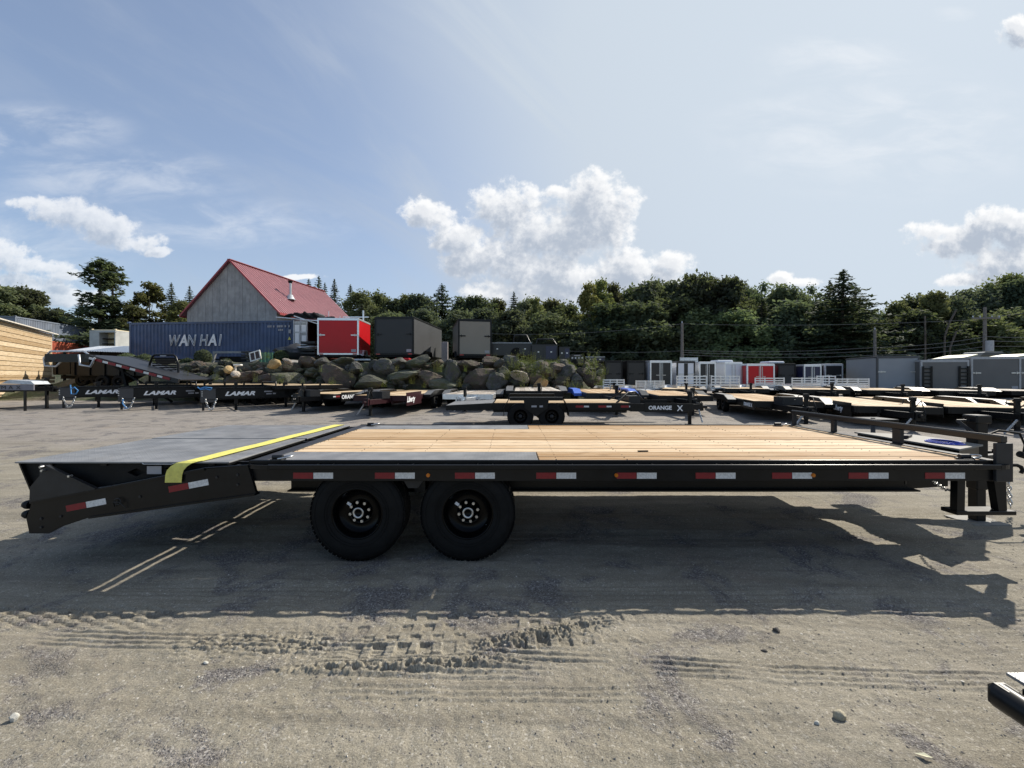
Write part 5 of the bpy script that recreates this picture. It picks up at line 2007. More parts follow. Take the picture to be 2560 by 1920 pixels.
# ------------------------------------------------------------------ the parked flat trailers
MAROON = pm('maroon_frame', (0.030, 0.007, 0.010), 0.45, spec=.25)
BLUEP = pm('bright_blue_paint', (0.03, 0.12, 0.55), 0.4)
WHEELPROTO = {}


def small_wheel(parent, loc, face, r=.36):
    if face not in WHEELPROTO:
        WHEELPROTO[face] = make_wheel(parent, loc, face, .36, .22, .2, 6, False)
        o = WHEELPROTO[face]
    else:
        o = copy_tree(WHEELPROTO[face], parent)
        o.location = loc
    o.scale = (r / .36,) * 3
    return o


def flat_trailer(label, front, rear, W=2.08, H=.68, tongue=1.3, planks=9, wood=None, side=None, fender='drive', fmat=None, name='equipment_trailer', group=None,
                 text=None, text_mat=None, text_size=.22, text_shear=0.0, text_x=None, text_side=-1, script=False, axles=(-.42, .34), wr=.305, toolbox=True, tape=0,
                 dove=0.0, jack=True, chain=True, deck_z=None, upright=0.0, tiedown=False, wide=False, plank_dir='x', gz_off=None, lug='x', over=False, rails=0, tray_white=False, board_h=0, dslope=.05):
    """front / rear: deck end centres on the ground plan. local +x points to the tongue"""
    side = side or BLACK
    fmat = fmat or BLACK
    wood = wood or WOOD2
    f, r_ = Vector(front), Vector(rear)
    d = f - r_
    L = d.length
    mid = (f + r_) / 2
    g = gz(mid.y)
    T = thing(name, label, 'trailer', (mid.x, mid.y, g), math.atan2(d.y, d.x), group)
    Ld = L / 2 - dove
    # frame
    fr = MB()
    hw = W / 2
    for s in (-1, 1):
        fr.box(-L / 2 + dove, L / 2, s * (hw - .06), s * hw, H - .2, H - .005, 0, .006)
        fr.box(-L / 2 + dove, L / 2, s * .42, s * .48, H - .3, H - .1)
        if dove:
            fr.prism([(-L / 2 + dove, H - .2), (-L / 2 + dove, H - .005), (-L / 2, H - .005 - dove * dslope), (-L / 2, H - .14 - dove * dslope)], s * (hw - .06), s * hw)
    fr.box(L / 2 - .08, L / 2, -hw + .06, hw - .06, H - .2, H - .005)
    fr.box(-L / 2 + dove, -L / 2 + dove + .08, -hw + .06, hw - .06, H - .2, H - .04)
    n_c = int(L / .8)
    for i in range(1, n_c):
        x = -L / 2 + L * i / n_c
        if x > -L / 2 + dove:
            fr.box(x - .025, x + .025, -hw + .06, hw - .06, H - .13, H - .05)
    fr.build('frame', side, T)
    # boards
    if planks:
        pw = (W - .13) / planks
        pm_ = MB().box(-L / 2 + dove + .05, L / 2 - .05, -pw / 2 + .004, pw / 2 - .004, H - .04, H, 0, .003).mesh('plank', wood)
        for i in range(planks):
            link('plank', pm_, T, (0, -(W - .13) / 2 + pw * (i + .5), 0))
    if dove:
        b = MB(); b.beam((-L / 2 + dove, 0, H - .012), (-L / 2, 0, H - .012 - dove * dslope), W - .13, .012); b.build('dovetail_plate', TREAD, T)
    # tongue
    tx = L / 2 + tongue
    th = H - .02 if not board_h else H
    for s in (-1, 1):
        MB().beam((L / 2 - .4, s * (.46 if not over else .4), H - .18), (tx - .05, s * .07, H - .18), .07, .17, c=.004).build('tongue_beam', side, T)
    cp = MB(); cp.box(tx - .1, tx + .05, -.08, .08, H - .3, H - .06, 0, .01); cp.cyl((tx + .05, 0, H - .18), (tx + .2, 0, H - .18), .05, 8)
    cp.build('coupler', side, T)
    if jack:
        j = MB(); jx = tx - .32
        j.box(jx - .05, jx + .05, -.05, .05, H - .45, H + .28, 0, .01); j.box(jx - .065, jx + .065, -.065, .065, H + .2, H + .3, 0, .01)
        o = j.build('jack', BLACK, T)
        lg = MB(); lg.box(jx - .04, jx + .04, -.04, .04, .015, H - .44); lg.box(jx - .11, jx + .11, -.1, .1, 0.0, .015)
        link('jack_leg', lg.mesh('jack_leg', BLACKM), o)
        cr = MB(); cr.tube([(jx, -.05, H + .25), (jx, -.2, H + .25), (jx, -.22, H + .12), (jx, -.3, H + .12)], .011, 6)
        link('crank', cr.mesh('crank', DARKG), o)
    if chain:
        c = MB()
        add_chain(c, [(tx - .1 + .0 * t, -.12 - .5 * math.sin(t) * .5, H - .25 - .36 * math.sin(t)) for t in np.linspace(0, math.pi, 9)], .06, .008)
        c.build('safety_chain', STEEL, T)
        c = MB(); c.tube([(tx - .4, .05, H - .02), (tx - .1, .08, H + .22), (tx + .1, .08, H - .1), (tx + .12, .06, H - .3)], .014, 6); c.build('light_cable', BLACKM, T)
    if toolbox:
        MB().prism([(L / 2 + .08, -.42), (L / 2 + .45, -.28), (L / 2 + .45, .28), (L / 2 + .08, .42)], H - .09, H + .16, 'xy').build('toolbox', DARKG, T)
    # wheels, fenders
    wy = hw + .15 if fender else hw - .2
    for x in axles:
        for s in (-1, 1):
            small_wheel(T, (x, s * wy, wr), s, wr)
        MB().cyl((x, -wy + .1, wr), (x, wy - .1, wr), .045, 8).build('axle', BLACKM, T)
    xa, xb = min(axles) if axles else 0, max(axles) if axles else 0
    if fender == 'drive':
        for s in (-1, 1):
            y0, y1 = s * (hw + .012), s * (hw + .31)
            b = MB(); top = max(H + .10, 2 * wr + .07)
            b.prism([(xa - .95, H - .06), (xa - .42, top), (xb + .42, top), (xb + 1.05, H - .06), (xb + 1.05, H - .16), (xb + .4, H - .10), (xb + .3, top - .06), (xa - .3, top - .06), (xa - .4, H - .10), (xa - .95, H - .16)], y0, y1)
            b.prism([(xb + .43, top + .004), (xb + 1.06, H - .054), (xb + 1.06, H - .062), (xb + .43, top - .004)], y0, y1)
            b.prism([(xa - .40, top - .06), (xb + .40, top - .06), (xb + .40, top - .2), (xa - .4, top - .2)], y1 - s * .012, y1 - s * .002)
            o = b.build('fender', fmat, T)
            if fmat is BLACK:
                pl = MB(); pl.beam((xb + .46, (y0 + y1) / 2, top - .005), (xb + 1.03, (y0 + y1) / 2, H - .045), abs(y1 - y0) - .02, .008)
                pl.beam((xa - .40, (y0 + y1) / 2, top + .004), (xb + .40, (y0 + y1) / 2, top + .004), abs(y1 - y0) - .02, .006)
                link('tread_plate', pl.mesh('tread_plate', TREADD), o)
    elif fender == 'tear':
        for s in (-1, 1):
            y0, y1 = s * (hw + .012), s * (hw + .30)
            top = 2 * wr + .16
            b = MB()
            outer = [(xa - wr - .1, wr + .02), (xa - wr - .1, top - .3), (xa - .3, top), (xb + .3, top), (xb + wr + .1, top - .3), (xb + wr + .1, wr + .02)]
            inner = [(x * .97 if False else x, z) for x, z in ((xb + wr + .08, wr + .02), (xb + wr + .08, top - .31), (xb + .29, top - .02), (xa - .29, top - .02), (xa - wr - .08, top - .31), (xa - wr - .08, wr + .02))]
            b.prism(outer + inner, y0, y1)
            b.prism([(xa + .08, top - .02), (xb - .08, top - .02), (xb - .12, top - .3), ((xa + xb) / 2, wr), (xa + .12, top - .3)], y1 - s * .012, y1)
            b.prism([(xa - .3, top - .02), (xb + .3, top - .02), (xb + .3, top - .09), (xa - .3, top - .09)], y1 - s * .014, y1 - s * .002)
            b.build('fender', fmat, T)
    # reflective tape
    if tape:
        rm = MB().box(-.11, .11, -.003, .003, -.03, .03).mesh('red_tape', REDT)
        wm = MB().box(-.07, .07, -.003, .003, -.022, .022).mesh('white_tape', WHITET)
        for k in range(tape):
            x = xb + .9 + (L / 2 - xb - 1.0) * k / max(1, tape - 1) if fender else -L / 2 + .5 + (L - 1) * k / max(1, tape - 1)
            for s in (-1, 1):
                link('red_tape', rm, T, (x - .1, s * (hw + .003), H - .10))
                link('white_tape', wm, T, (x + .09, s * (hw + .003), H - .10))
    if text:
        txx = L / 2 - .2 if text_x is None else text_x
        yb = text_side * (hw + .02)
        bh = text_size * 1.7
        pl = MB(); wpl = len(text) * text_size * .72 + .2
        pl.box(txx - .06, txx + wpl, yb - .012, yb + .012, H - .13 - bh / 2, H - .13 + bh / 2, 0, .003)
        o = pl.build('name_board', side, T)
        rz = (R(90), 0, 0) if text_side < 0 else (R(90), 0, R(180))
        xs = txx if text_side < 0 else txx + wpl - .06
        t = text_obj('lettering', text, text_size, text_mat or LETTER, o, (xs + .05, yb + text_side * .016, H - .13 - text_size * .36), rz, shear=text_shear, bold=text_size * .03, extrude=.002, sx=1.05)
    for k in range(rails):
        x = -L / 2 + .3 + (L - .6) * k / max(1, rails - 1)
        MB().box(x - .035, x + .035, -hw - .03, -hw + .03, H - .15, H + .16).build('stake', BLACK, T)
    return T


# centre: tilt-deck trailer standing side-on, tongue to the right
Yc = 12.9
T = flat_trailer('side-on black tilt trailer with X-ended capitals behind the pine deck', (3.35, Yc), (-1.85, Yc), W=2.0, H=.72, tongue=2.35, planks=9, fender='tear',
                 text='ORANGE', text_size=.15, text_x=3.0, axles=(-.52, .34), wr=.365, dove=1.3, tape=3, toolbox=True, group='black trailers with white X-ended capitals')
tongue_board = MB().box(2.55, 4.3, -1.02, -.98, .48, .70, 0, .004).build('tongue_side', BLACK, T)
MB().box(2.6, 4.3, .98, 1.02, .48, .70, 0, .004).build('tongue_side', BLACK, T)
text_obj('lettering', 'X', .22, LETTER, T, (3.85, -1.034, .50), (R(90), 0, 0), bold=.004)
MB().box(-.22, -.08, -1.310, -1.304, .62, .67).build('step_decal', LETTERG, T)
MB().box(.0, .09, -1.310, -1.304, .62, .67).build('step_decal', LETTERG, T)
# shorter front deck with rails
b = MB(); b.tube([(2.2, -.9, .72), (2.6, -.6, 1.0), (2.9, -.3, 1.0), (3.2, 0, .75)], .03, 6); b.tube([(2.3, .6, .72), (2.7, .3, 1.02), (3.1, .1, .8)], .03, 6)
b.build('hydraulic_link', BLACK, T)

# second ORANGE X on the right, tongue to the viewer
flat_trailer('black trailer with X-ended capitals, nearest of the right-hand rows, tongue toward the viewer', (8.85, 13.7), (10.3, 19.8), W=2.05, H=.58, tongue=1.7, planks=9, wood=WOOD,
             fender='drive', text='ORANGE X', text_size=.17, text_x=2.3, tape=0, toolbox=True, group='black trailers with white X-ended capitals')
# three LIBERTY trailers to the right
for (lab, fx, fy, rx, ry, wd) in (('black drive-over-fender trailer with white script, first to the right of the X-lettered trailer', 11.05, 12.2, 13.2, 18.2, WOOD2),
                                  ('black drive-over-fender trailer with white script, behind the front-rail jack of the big deckover', 13.5, 11.9, 15.65, 17.9, WOOD),
                                  ('black drive-over-fender trailer with white script, partly cut by the right picture edge', 15.95, 12.1, 18.1, 18.1, WOOD2)):
    flat_trailer(lab, (fx, fy), (rx, ry), W=2.05, H=.55, tongue=1.1, planks=9, wood=wd, fender='drive', text='Liberty', text_size=.24, text_shear=.35, text_x=1.6, axles=(-.1, .76),
                 toolbox=False, dove=0, group='black trailers with white script')
# rows behind
rows = [('black trailer with pale deck in the second row, behind the X-lettered one', 8.3, 20.6, 9.7, 26.0, WOOD2, BLACK), ('black trailer with pale deck in the second row, above the first white script', 11.7, 21.2, 13.4, 26.2, WOOD2, BLACK),
        ('low black trailer in the second row, before the big grey enclosed trailer', 14.7, 20.0, 16.6, 25.2, WOOD2, BLACK), ('low black trailer in the second row, before the charcoal trailer with ladder ramps', 17.6, 19.6, 19.4, 23.6, WOOD2, BLACK),
        ('low black trailer in the second row, before the silver-trimmed charcoal trailer', 20.5, 19.2, 22.0, 23.0, WOOD3, BLACK), ('low black trailer at the far right of the second row', 23.6, 19.0, 25.0, 22.6, WOOD3, BLACK),
        ('black tilt trailer between the blue fenders and the X-lettered trailer', 6.35, 15.6, 7.05, 21.4, WOOD, DARKG), ('pale-decked trailer in front of the silver rail gates', 5.2, 22.2, 5.7, 27.2, WOOD2, BLACK), ('grey-decked trailer by the left end of the silver rail gates', 2.6, 22.9, 2.8, 27.6, WOOD3, GALV),
        ('dark low trailer behind the first white-lettered deckover', -20.8, 22.4, -19.6, 27.0, WOOD2, BLACK)]
for (lab, fx, fy, rx, ry, wd, fm) in rows:
    flat_trailer(lab, (fx, fy), (rx, ry), W=1.95, H=.64, tongue=1.2, planks=8, wood=wd, fender='drive', fmat=fm, toolbox=False, chain=False, group='second row of low trailers')
# blue fendered tilt trailer
flat_trailer('tilt trailer with bright blue fenders and planks running toward the viewer', (3.68, 15.6), (3.85, 20.8), W=1.9, H=.74, tongue=1.0, planks=10, wood=WOOD, fender='drive', fmat=BLUEP, side=DARKG, toolbox=False)
# weathered white-grey decked trailer left of it
flat_trailer('black trailer with a weathered grey deck behind the side-on tilt trailer', (.98, 15.9), (1.08, 21.6), W=1.9, H=.80, tongue=.9, planks=9, wood=WOOD3, fender='drive', toolbox=False)
# aluminium car hauler
flat_trailer('aluminium car hauler with silver side frame right of the maroon trailer', (-1.75, 16.8), (-1.5, 22.2), W=2.0, H=.62, tongue=1.0, planks=8, wood=WOOD3, side=ALU, fender='drive', fmat=BLACK, toolbox=False)
# red-sided Liberty on the left
flat_trailer('maroon-sided trailer with white script and cream deck, chain hanging at its tongue', (-4.75, 15.3), (-4.1, 21.8), W=2.0, H=.66, tongue=1.1, planks=8, wood=WOOD2, side=MAROON, fender='drive', fmat=BLACK,
             text='Liberty', text_size=.28, text_shear=.35, text_x=1.75, text_side=1, toolbox=True)
# ORANGE X at the foot of the wall, left
flat_trailer('black trailer with white X-ended capitals parked left of the maroon script trailer', (-7.75, 16.6), (-6.2, 21.4), W=2.0, H=.66, tongue=.8, planks=8, wood=WOOD2, fender='drive', text='ORANGE X', text_size=.21, text_x=.75,
             text_side=1, text_mat=LETTER, tape=2, toolbox=True, group='black trailers with white X-ended capitals')


PLATE = pm('coupler_plate_grey', (0.045, 0.046, 0.048), .5)


def pintle_deckover(label, cx, cy, dirv, Ld=7.5, text='LAMAR'):
    """deckover trailer seen nearly side-on: tall lettered tongue with square coupler plate at the left end"""
    d = Vector(dirv).normalized()
    g = gz(cy)
    T = thing('deckover_trailer', label, 'trailer', (cx, cy, g), math.atan2(d.y, d.x), 'black deckover trailers with white-lettered boards')
    # local x from the coupler to the deck; -y faces the camera
    H = 1.0
    MB().box(-.02, .44, -.60, -.57, .36, .90, 0, .006).build('coupler_plate', PLATE, T)
    MB().box(.0, .42, -.16, .16, .34, .86, 0, .02).build('coupler_box', DARKG, T)
    b = MB()
    for s in (-1, 1):
        b.box(.05, 3.1, s * .50, s * .56, .48, .90, 0, .006)
        b.box(.05, 3.1, s * .44, s * .62, .90, .925); b.box(.05, 3.1, s * .44, s * .62, .46, .48)
    b.build('tongue_beam', BLACK, T)
    pl = MB(); pl.box(.56, 2.7, -.575, -.562, .50, .885, 0, .003)
    o = pl.build('name_board', BLACK, T)
    text_obj('lettering', text, .22, LETTER, o, (.74, -.578, .61), (R(90), 0, 0), shear=.35, bold=.010, sx=1.45)
    sm_ = MB(); sm_.box(2.12, 2.42, -.58, -.576, .72, .77); sm_.box(2.2, 2.4, -.58, -.576, .62, .67); sm_.box(2.44, 2.56, -.58, -.576, .62, .68)
    link('small_marks', sm_.mesh('small_marks', LETTERG), o)['kind'] = 'stuff'
    dots = MB()
    for z in (.78, .70, .62):
        dots.cyl((-.0, -.601, z), (-.0, -.615, z), .022, 8)
    dots.build('bolt_heads', STEEL, T)['kind'] = 'stuff'
    c = MB(); add_chain(c, [(.10 + .36 * t, -.62, .50 - .44 * math.sin(t * math.pi)) for t in np.linspace(0, 1, 12)], .085, .016); c.build('safety_chain', STEEL, T)
    MB().box(.04, .12, -.17, -.12, .02, .34).build('coupler_leg', DARKG, T)
    for x in (1.15, 3.0):
        j = MB(); j.box(x - .06, x + .06, -.40, -.28, .25, 1.12, 0, .01); jo = j.build('jack', BLACK, T)
        lg = MB(); lg.box(x - .045, x + .045, -.385, -.295, .01, .25); lg.box(x - .14, x + .14, -.46, -.22, 0, .012); link('jack_leg', lg.mesh('jack_leg', BLACKM), jo)
    fr = MB()
    for s in (-1, 1):
        fr.box(2.4, 2.4 + Ld, s * 1.2, s * 1.27, H - .16, H - .01, 0, .006)
        fr.box(2.9, 2.4 + Ld, s * .5, s * .56, .6, H - .1)
    fr.box(2.4, 2.48, -1.2, 1.2, H - .16, H - .01)
    for i in range(12):
        x = 2.6 + i * Ld / 12
        fr.box(x - .03, x + .03, -1.2, 1.2, H - .12, H - .05)
    fr.build('frame', BLACK, T)
    pmh = MB().box(2.45, 2.4 + Ld - .05, -.125, .125, H - .04, H, 0, .003).mesh('plank', WOOD2)
    for i in range(9):
        link('plank', pmh, T, (0, -1.06 + i * .265, 0))
    hb = MB(); hb.tube([(2.42, -1.2, H), (2.42, -1.2, H + .14), (2.42, 1.2, H + .14), (2.42, 1.2, H)], .03, 6); hb.build('front_rail', BLACK, T)
    sm = MB().box(-.035, .035, -.03, .03, -.1, .13).mesh('stake', BLACK)
    for i in range(int(Ld / .72)):
        link('stake', sm, T, (2.7 + i * .72, -1.29, H - .02))
    MB().box(3.3, 4.5, -1.15, -.62, .42, .80, 0, .02).build('toolbox', DARKG, T)
    for x in (2.4 + Ld * .58, 2.4 + Ld * .58 + .85):
        for s in (-1, 1):
            small_wheel(T, (x, s * .95, .38), s, .38)
        MB().cyl((x, -.9, .38), (x, .9, .38), .05, 8).build('axle', BLACKM, T)
    return T


pintle_deckover('black deckover with white-lettered board, first of the row, blue cord on its square coupler plate', px_x(147, 17.9), 18.0, (1, .88), 4.4)
pintle_deckover('black deckover with white-lettered board, middle of the row, blue cord hanging to the ground', px_x(292, 17.2), 17.3, (1, .88), 4.2)
pintle_deckover('black deckover with white-lettered board, last of the row, grey toolbox under its pine deck', px_x(496, 16.8), 16.9, (1, .88), 2.8)


def cord(pts, Y, label):
    mb = MB(); mb.tube([at(a, b, Y) for a, b in pts], .02, 6)
    tag(mb.build('blue_cord', BLUEROPE), label, 'cord', 'blue cords on the coupler plates')


cord([(176, 962), (178, 985), (190, 985), (195, 976), (186, 968), (178, 972)], 17.3, 'short blue cord looped at the first coupler plate')
cord([(308, 998), (306, 1008), (312, 1016), (318, 1020), (310, 1022)], 16.7, 'blue cord trailing onto the ground under the second coupler')
cord([(494, 968), (502, 974), (515, 972), (526, 975), (530, 970), (512, 968), (498, 972)], 16.3, 'blue cord tied over the third coupler plate')
# far-left low trailer with a grey side board
T = flat_trailer('low dark trailer with grey lettered side board at the left picture edge', (px_x(60, 17.9), 18.0), (px_x(60, 17.9) - 6.5, 18.2), W=2.0, H=1.0, tongue=1.2, planks=8, wood=WOOD2, fender=None, axles=(-1.2, -.3), toolbox=False,
                 chain=False, name='deckover_trailer')
xb = px_x(60, 17.2)
bd = MB(); bd.box(xb - 1.5, xb + 1.15, 16.52, 16.56, 1.02, 1.24); o = bd.build('side_board', pm('grey_violet_board', (0.16, 0.155, 0.18), .5), None)
tag(o, 'grey side board with dark capitals leaning along the left-edge trailer', 'board')
for i_, c_ in enumerate('SAWMAX'):
    text_obj('lettering', c_, .2, BLACK, o, (xb - .98 + i_ * .29, 16.515, 1.055), (R(90), 0, 0), sx=1.3)
for a_ in (-.9, .8):
    ps = MB(); ps.beam((xb + a_, 16.54, .21), (xb + a_, 16.54, 1.02), .06, .06)
    link('leg', ps.mesh('leg', BLACK), o)
tag(MB().prism([(px_x(38, 17.4), 1.27), (px_x(60, 17.4), 1.42), (px_x(112, 17.4), 1.36), (px_x(120, 17.4), 1.24)], 16.9, 17.5).build('sheet_pile', GALV), 'pile of grey sheet metal above the grey side board', 'sheets')


def tilted_bed():
    """black flatbed body propped up at a slant"""
    a = Vector(at(215, 890, 19.6)); b = Vector(at(447, 953, 19.4))
    d = b - a
    T = thing('truck_flatbed', 'black truck flatbed propped up at a slant with red and white tape along its edge', 'truck bed', tuple(b))
    L = d.length
    m = MB(); m.beam((0, 0, 0), tuple(-d), .10, .2); m.beam((0, 2.2, 0), tuple(-d + Vector((0, 2.2, 0))), .10, .2)
    m.beam((0, 1.1, .05), tuple(-d + Vector((0, 1.1, .05))), 2.1, .04)
    m.build('deck', DARKG, T)
    ang = math.atan2(-d.z, -d.x)
    rm = MB().box(-.17, .17, -.004, .004, -.055, .055).mesh('red_tape', REDT)
    wm = MB().box(-.12, .12, -.004, .004, -.045, .045).mesh('white_tape', WHITET)
    for k in range(6):
        t = .12 + .14 * k
        p = -d * t
        link('red_tape', rm, T, (p.x, -.056, p.z), (0, -ang + math.pi, 0))
        p = -d * (t + .066)
        link('white_tape', wm, T, (p.x, -.056, p.z), (0, -ang + math.pi, 0))
    h = -d
    e = MB()
    e.box(h.x - 1.9, h.x + .15, .2, .5, h.z - .28, h.z + .1); e.build('hitch_neck', BLACK, T)
    lp = MB()
    q = h + Vector((0, 0, 0))
    lp.tube([(q.x - 2.0, .3, q.z - .45), (q.x - 2.05, .3, q.z - .1), (q.x - 1.75, .3, q.z + .22), (q.x - .2, .3, q.z + .22), (q.x + .3, .3, q.z - .1)], .045, 6)
    lp.tube([(q.x - 2.0, .3, q.z - .45), (q.x - 1.5, .3, q.z - .48), (q.x - 1.25, .3, q.z - .25)], .04, 6)
    lp.tube([(q.x - .02, -.1, q.z + .05), (q.x + .05, -.12, q.z - .42), (q.x + .52, -.12, q.z - .5), (q.x + .7, -.1, q.z - .1)], .045, 6)
    lp.build('guard_loop', GALV, T)
    s = MB(); s.beam((h.x * .8, 1.0, h.z * .75), (h.x * .7, 1.0, -1.0), .12, .12); s.beam((h.x * .95, 1.0, h.z * .8), (h.x * .25, 1.0, -1.0), .08, .08)
    s.build('prop', BLACKM, T)
    return T


tilted_bed()


def headache_rack():
    p = at(410, 948, 21.0)
    T = thing('headache_rack', 'black truck cab rack with curved side bars standing by the boulders', 'rack', p)
    b = MB()
    for s in (-1, 1):
        b.tube([(s * .72, 0, -.3), (s * .70, 0, .75), (s * .58, 0, 1.1), (s * .46, 0, 1.2)], .05, 8)
    b.tube([(-.46, 0, 1.2), (.46, 0, 1.2)], .05, 8)
    b.build('frame', BLACK, T)
    m = MB()
    for i in range(9):
        m.box(-.6, .6, .02, .035, .1 + i * .11, .16 + i * .11)
    m.build('louvre', BLACKM, T)['kind'] = 'stuff'
    MB().box(-.68, .68, -.25, .25, -.45, -.1).build('base_box', BLACK, T)
    MB().box(-.15, .15, -.06, -.05, 1.12, 1.18).build('name_plate', LETTERG, T)


headache_rack()


# ------------------------------------------------------------------ enclosed trailers
E_CHAR = pm('enclosed_mid_grey', (0.10, 0.10, 0.097), 0.42, var=.06, scale=1, spec=.3)
E_CHARL = pm('enclosed_light_grey', (0.135, 0.133, 0.128), 0.42, var=.06, scale=1, spec=.3)
E_RED = pm('enclosed_red', (0.46, 0.007, 0.012), 0.3, var=.06, scale=1, spec=.3)
E_GREY = pm('enclosed_charcoal', (0.030, 0.0305, 0.032), 0.36, spec=.3, var=.08, scale=1)
E_GREYL = pm('enclosed_grey', (0.075, 0.077, 0.08), 0.38, spec=.3, var=.06, scale=1)
E_BEIGE = pm('enclosed_beige', (0.25, 0.225, 0.185), 0.42, spec=.3, var=.05, scale=1)
E_SLATE = pm('enclosed_slate', (0.27, 0.285, 0.30), 0.45, spec=.3, var=.05, scale=1)
E_WHITE = pm('enclosed_white', (0.66, 0.68, 0.72), 0.35, var=.05, scale=1)
E_BLACK = pm('enclosed_black', (0.012, 0.012, 0.014), 0.3, var=.1, scale=1)
E_NAVY = pm('enclosed_navy', (0.02, 0.022, 0.06), 0.3, var=.1, scale=1)
E_SILV = pm('enclosed_silver', (0.42, 0.44, 0.46), 0.38, metal=.3, var=.06, scale=1)


TRIMS = pm('silver_trim', (0.36, 0.37, 0.38), 0.45, metal=.4, var=.1)


def enclosed(label, cx, cy, base, W, H, L, yaw, body, rear=None, trim=None, floor=.48, doors='ramp', nose=True, group='enclosed cargo trailers', axles=2, fenders=True, vent=False, roof=None, stripe=None):
    """cx, cy: middle of the rear face; local x points from the rear to the front (away), rear looks to -x"""
    T = thing('enclosed_trailer', label, 'trailer', (cx, cy, base), R(90) + yaw, group)
    rear = rear or body
    trim = trim or TRIMS
    z0, z1 = floor, floor + H
    h = W / 2
    b = MB(); b.box(.03, L, -h + .012, h - .012, z0, z1 - .03, 0, .03)
    if nose:
        b.prism([(L, -h + .03), (L + .45, 0), (L, h - .03)], z0, z1 - .04, 'xy')
    b.build('body', body, T)
    t = MB()
    fw = .085
    for s in (-1, 1):
        t.box(0, .10, s * (h - fw), s * h, z0 - .02, z1)
        t.box(.10, L, s * (h - .02), s * (h + .006), z1 - .09, z1); t.box(.10, L, s * (h - .02), s * (h + .006), z0 - .02, z0 + .06)
    t.box(0, .10, -h + fw, h - fw, z1 - .12, z1); t.box(0, .10, -h + fw, h - fw, z0 - .02, z0 + .07)
    t.build('trim', trim, T)
    MB().box(0.02, L, -h + .02, h - .02, z1 - .03, z1 + .02, 0, .01).build('roof', roof or trim, T)
    if doors == 'ramp':
        d = MB(); d.box(.012, .06, -h + fw + .012, h - fw - .012, z0 + .08, z1 - .13, 0, .006)
        o = d.build('rear_door', rear, T)
        lt = MB()
        for s in (-1, 1):
            lt.box(-.02, .012, s * (h - fw - .36), s * (h - fw + .02), z0 + H * .52, z0 + H * .55)
            lt.cyl((-.025, s * (h - fw - .12), z0 + H * .50), (-.025, s * (h - fw - .12), z0 + H * .57), .02, 6)
        link('bar_latch', lt.mesh('bar_latch', STEEL if trim is not BLACK else BLACK), o)
    elif doors == 'double':
        for s in (-1, 1):
            d = MB(); d.box(.012, .06, s * .02, s * (h - fw - .012), z0 + .08, z1 - .13, 0, .006)
            o = d.build('rear_door', rear, T)
            lt = MB(); lt.cyl((-.01, s * .1, z0 + .1), (-.01, s * .1, z1 - .15), .018, 6); lt.box(-.02, .01, s * .08, s * .3, z0 + H * .48, z0 + H * .50)
            link('bar_latch', lt.mesh('bar_latch', STEEL), o)
        t2 = MB(); t2.box(.005, .10, -.018, .018, z0 + .07, z1 - .12); t2.build('centre_post', trim, T)
    elif doors == 'ladders':
        MB().box(.012, .06, -h + fw + .012, h - fw - .012, z0 + .08, z1 - .13, 0, .006).build('rear_door', rear, T)
        for s in (-1, 1):
            ld = MB(); y0 = s * (h - .28)
            for q in (-.2, .2):
                ld.box(-.09, -.03, y0 + q - .035, y0 + q + .035, z0 - .1, z1 - .35)
            for i in range(7):
                zz = z0 - .02 + i * (H - .3) / 7
                ld.box(-.085, -.035, y0 - .165, y0 + .165, zz, zz + .07)
            ld.build('ramp_ladder', BLACK, T)
    if stripe:
        MB().box(.0, .011, -.12, .12, z0 + .09, z1 - .14).build('door_stripe', stripe, T)
    tl = MB(); tl.box(-.012, .0, -.12, .12, -.03, .03)
    tm = tl.mesh('tail_light', REDL)
    for s in (-1, 1):
        link('tail_light', tm, T, (-.002, s * (h - .22), z0 + .02))
    MB().box(-.008, .011, -h + fw + .06, -h + fw + .34, z0 + .14, z0 + .30).build('licence_panel', LETTERG, T)
    MB().box(.05, L, -h + .12, h - .12, z0 - .14, z0 - .022).build('frame', BLACKM, T)
    xs = [L * .42 + .42 * (i * 2 - (axles - 1)) for i in range(axles)]
    for x in xs:
        for s in (-1, 1):
            small_wheel(T, (x, s * (h - .11), .34), s, .34)
        MB().cyl((x, -h + .2, .34), (x, h - .2, .34), .04, 8).build('axle', BLACKM, T)
    if fenders:
        for s in (-1, 1):
            f = MB(); f.prism([(xs[0] - .48, z0 - .05), (xs[0] - .3, z0 + .30), (xs[-1] + .3, z0 + .30), (xs[-1] + .48, z0 - .05), (xs[-1] + .45, z0 - .05), (xs[-1] + .28, z0 + .27), (xs[0] - .28, z0 + .27), (xs[0] - .45, z0 - .05)],
                              s * h, s * (h + .12)); f.build('fender', trim, T)
    MB().beam((L, 0, z0 - .06), (L + 1.3, 0, z0 - .06), .12, .12).build('tongue', BLACKM, T)
    MB().box(L + .9, L + 1.0, -.05, .05, 0, z0 + .3).build('jack', BLACKM, T)
    if vent:
        MB().box(L * .3, L * .3 + 1.1, -.55, .55, z1 + .02, z1 + .2, 0, .06).build('roof_vent', E_WHITE, T)
    return T


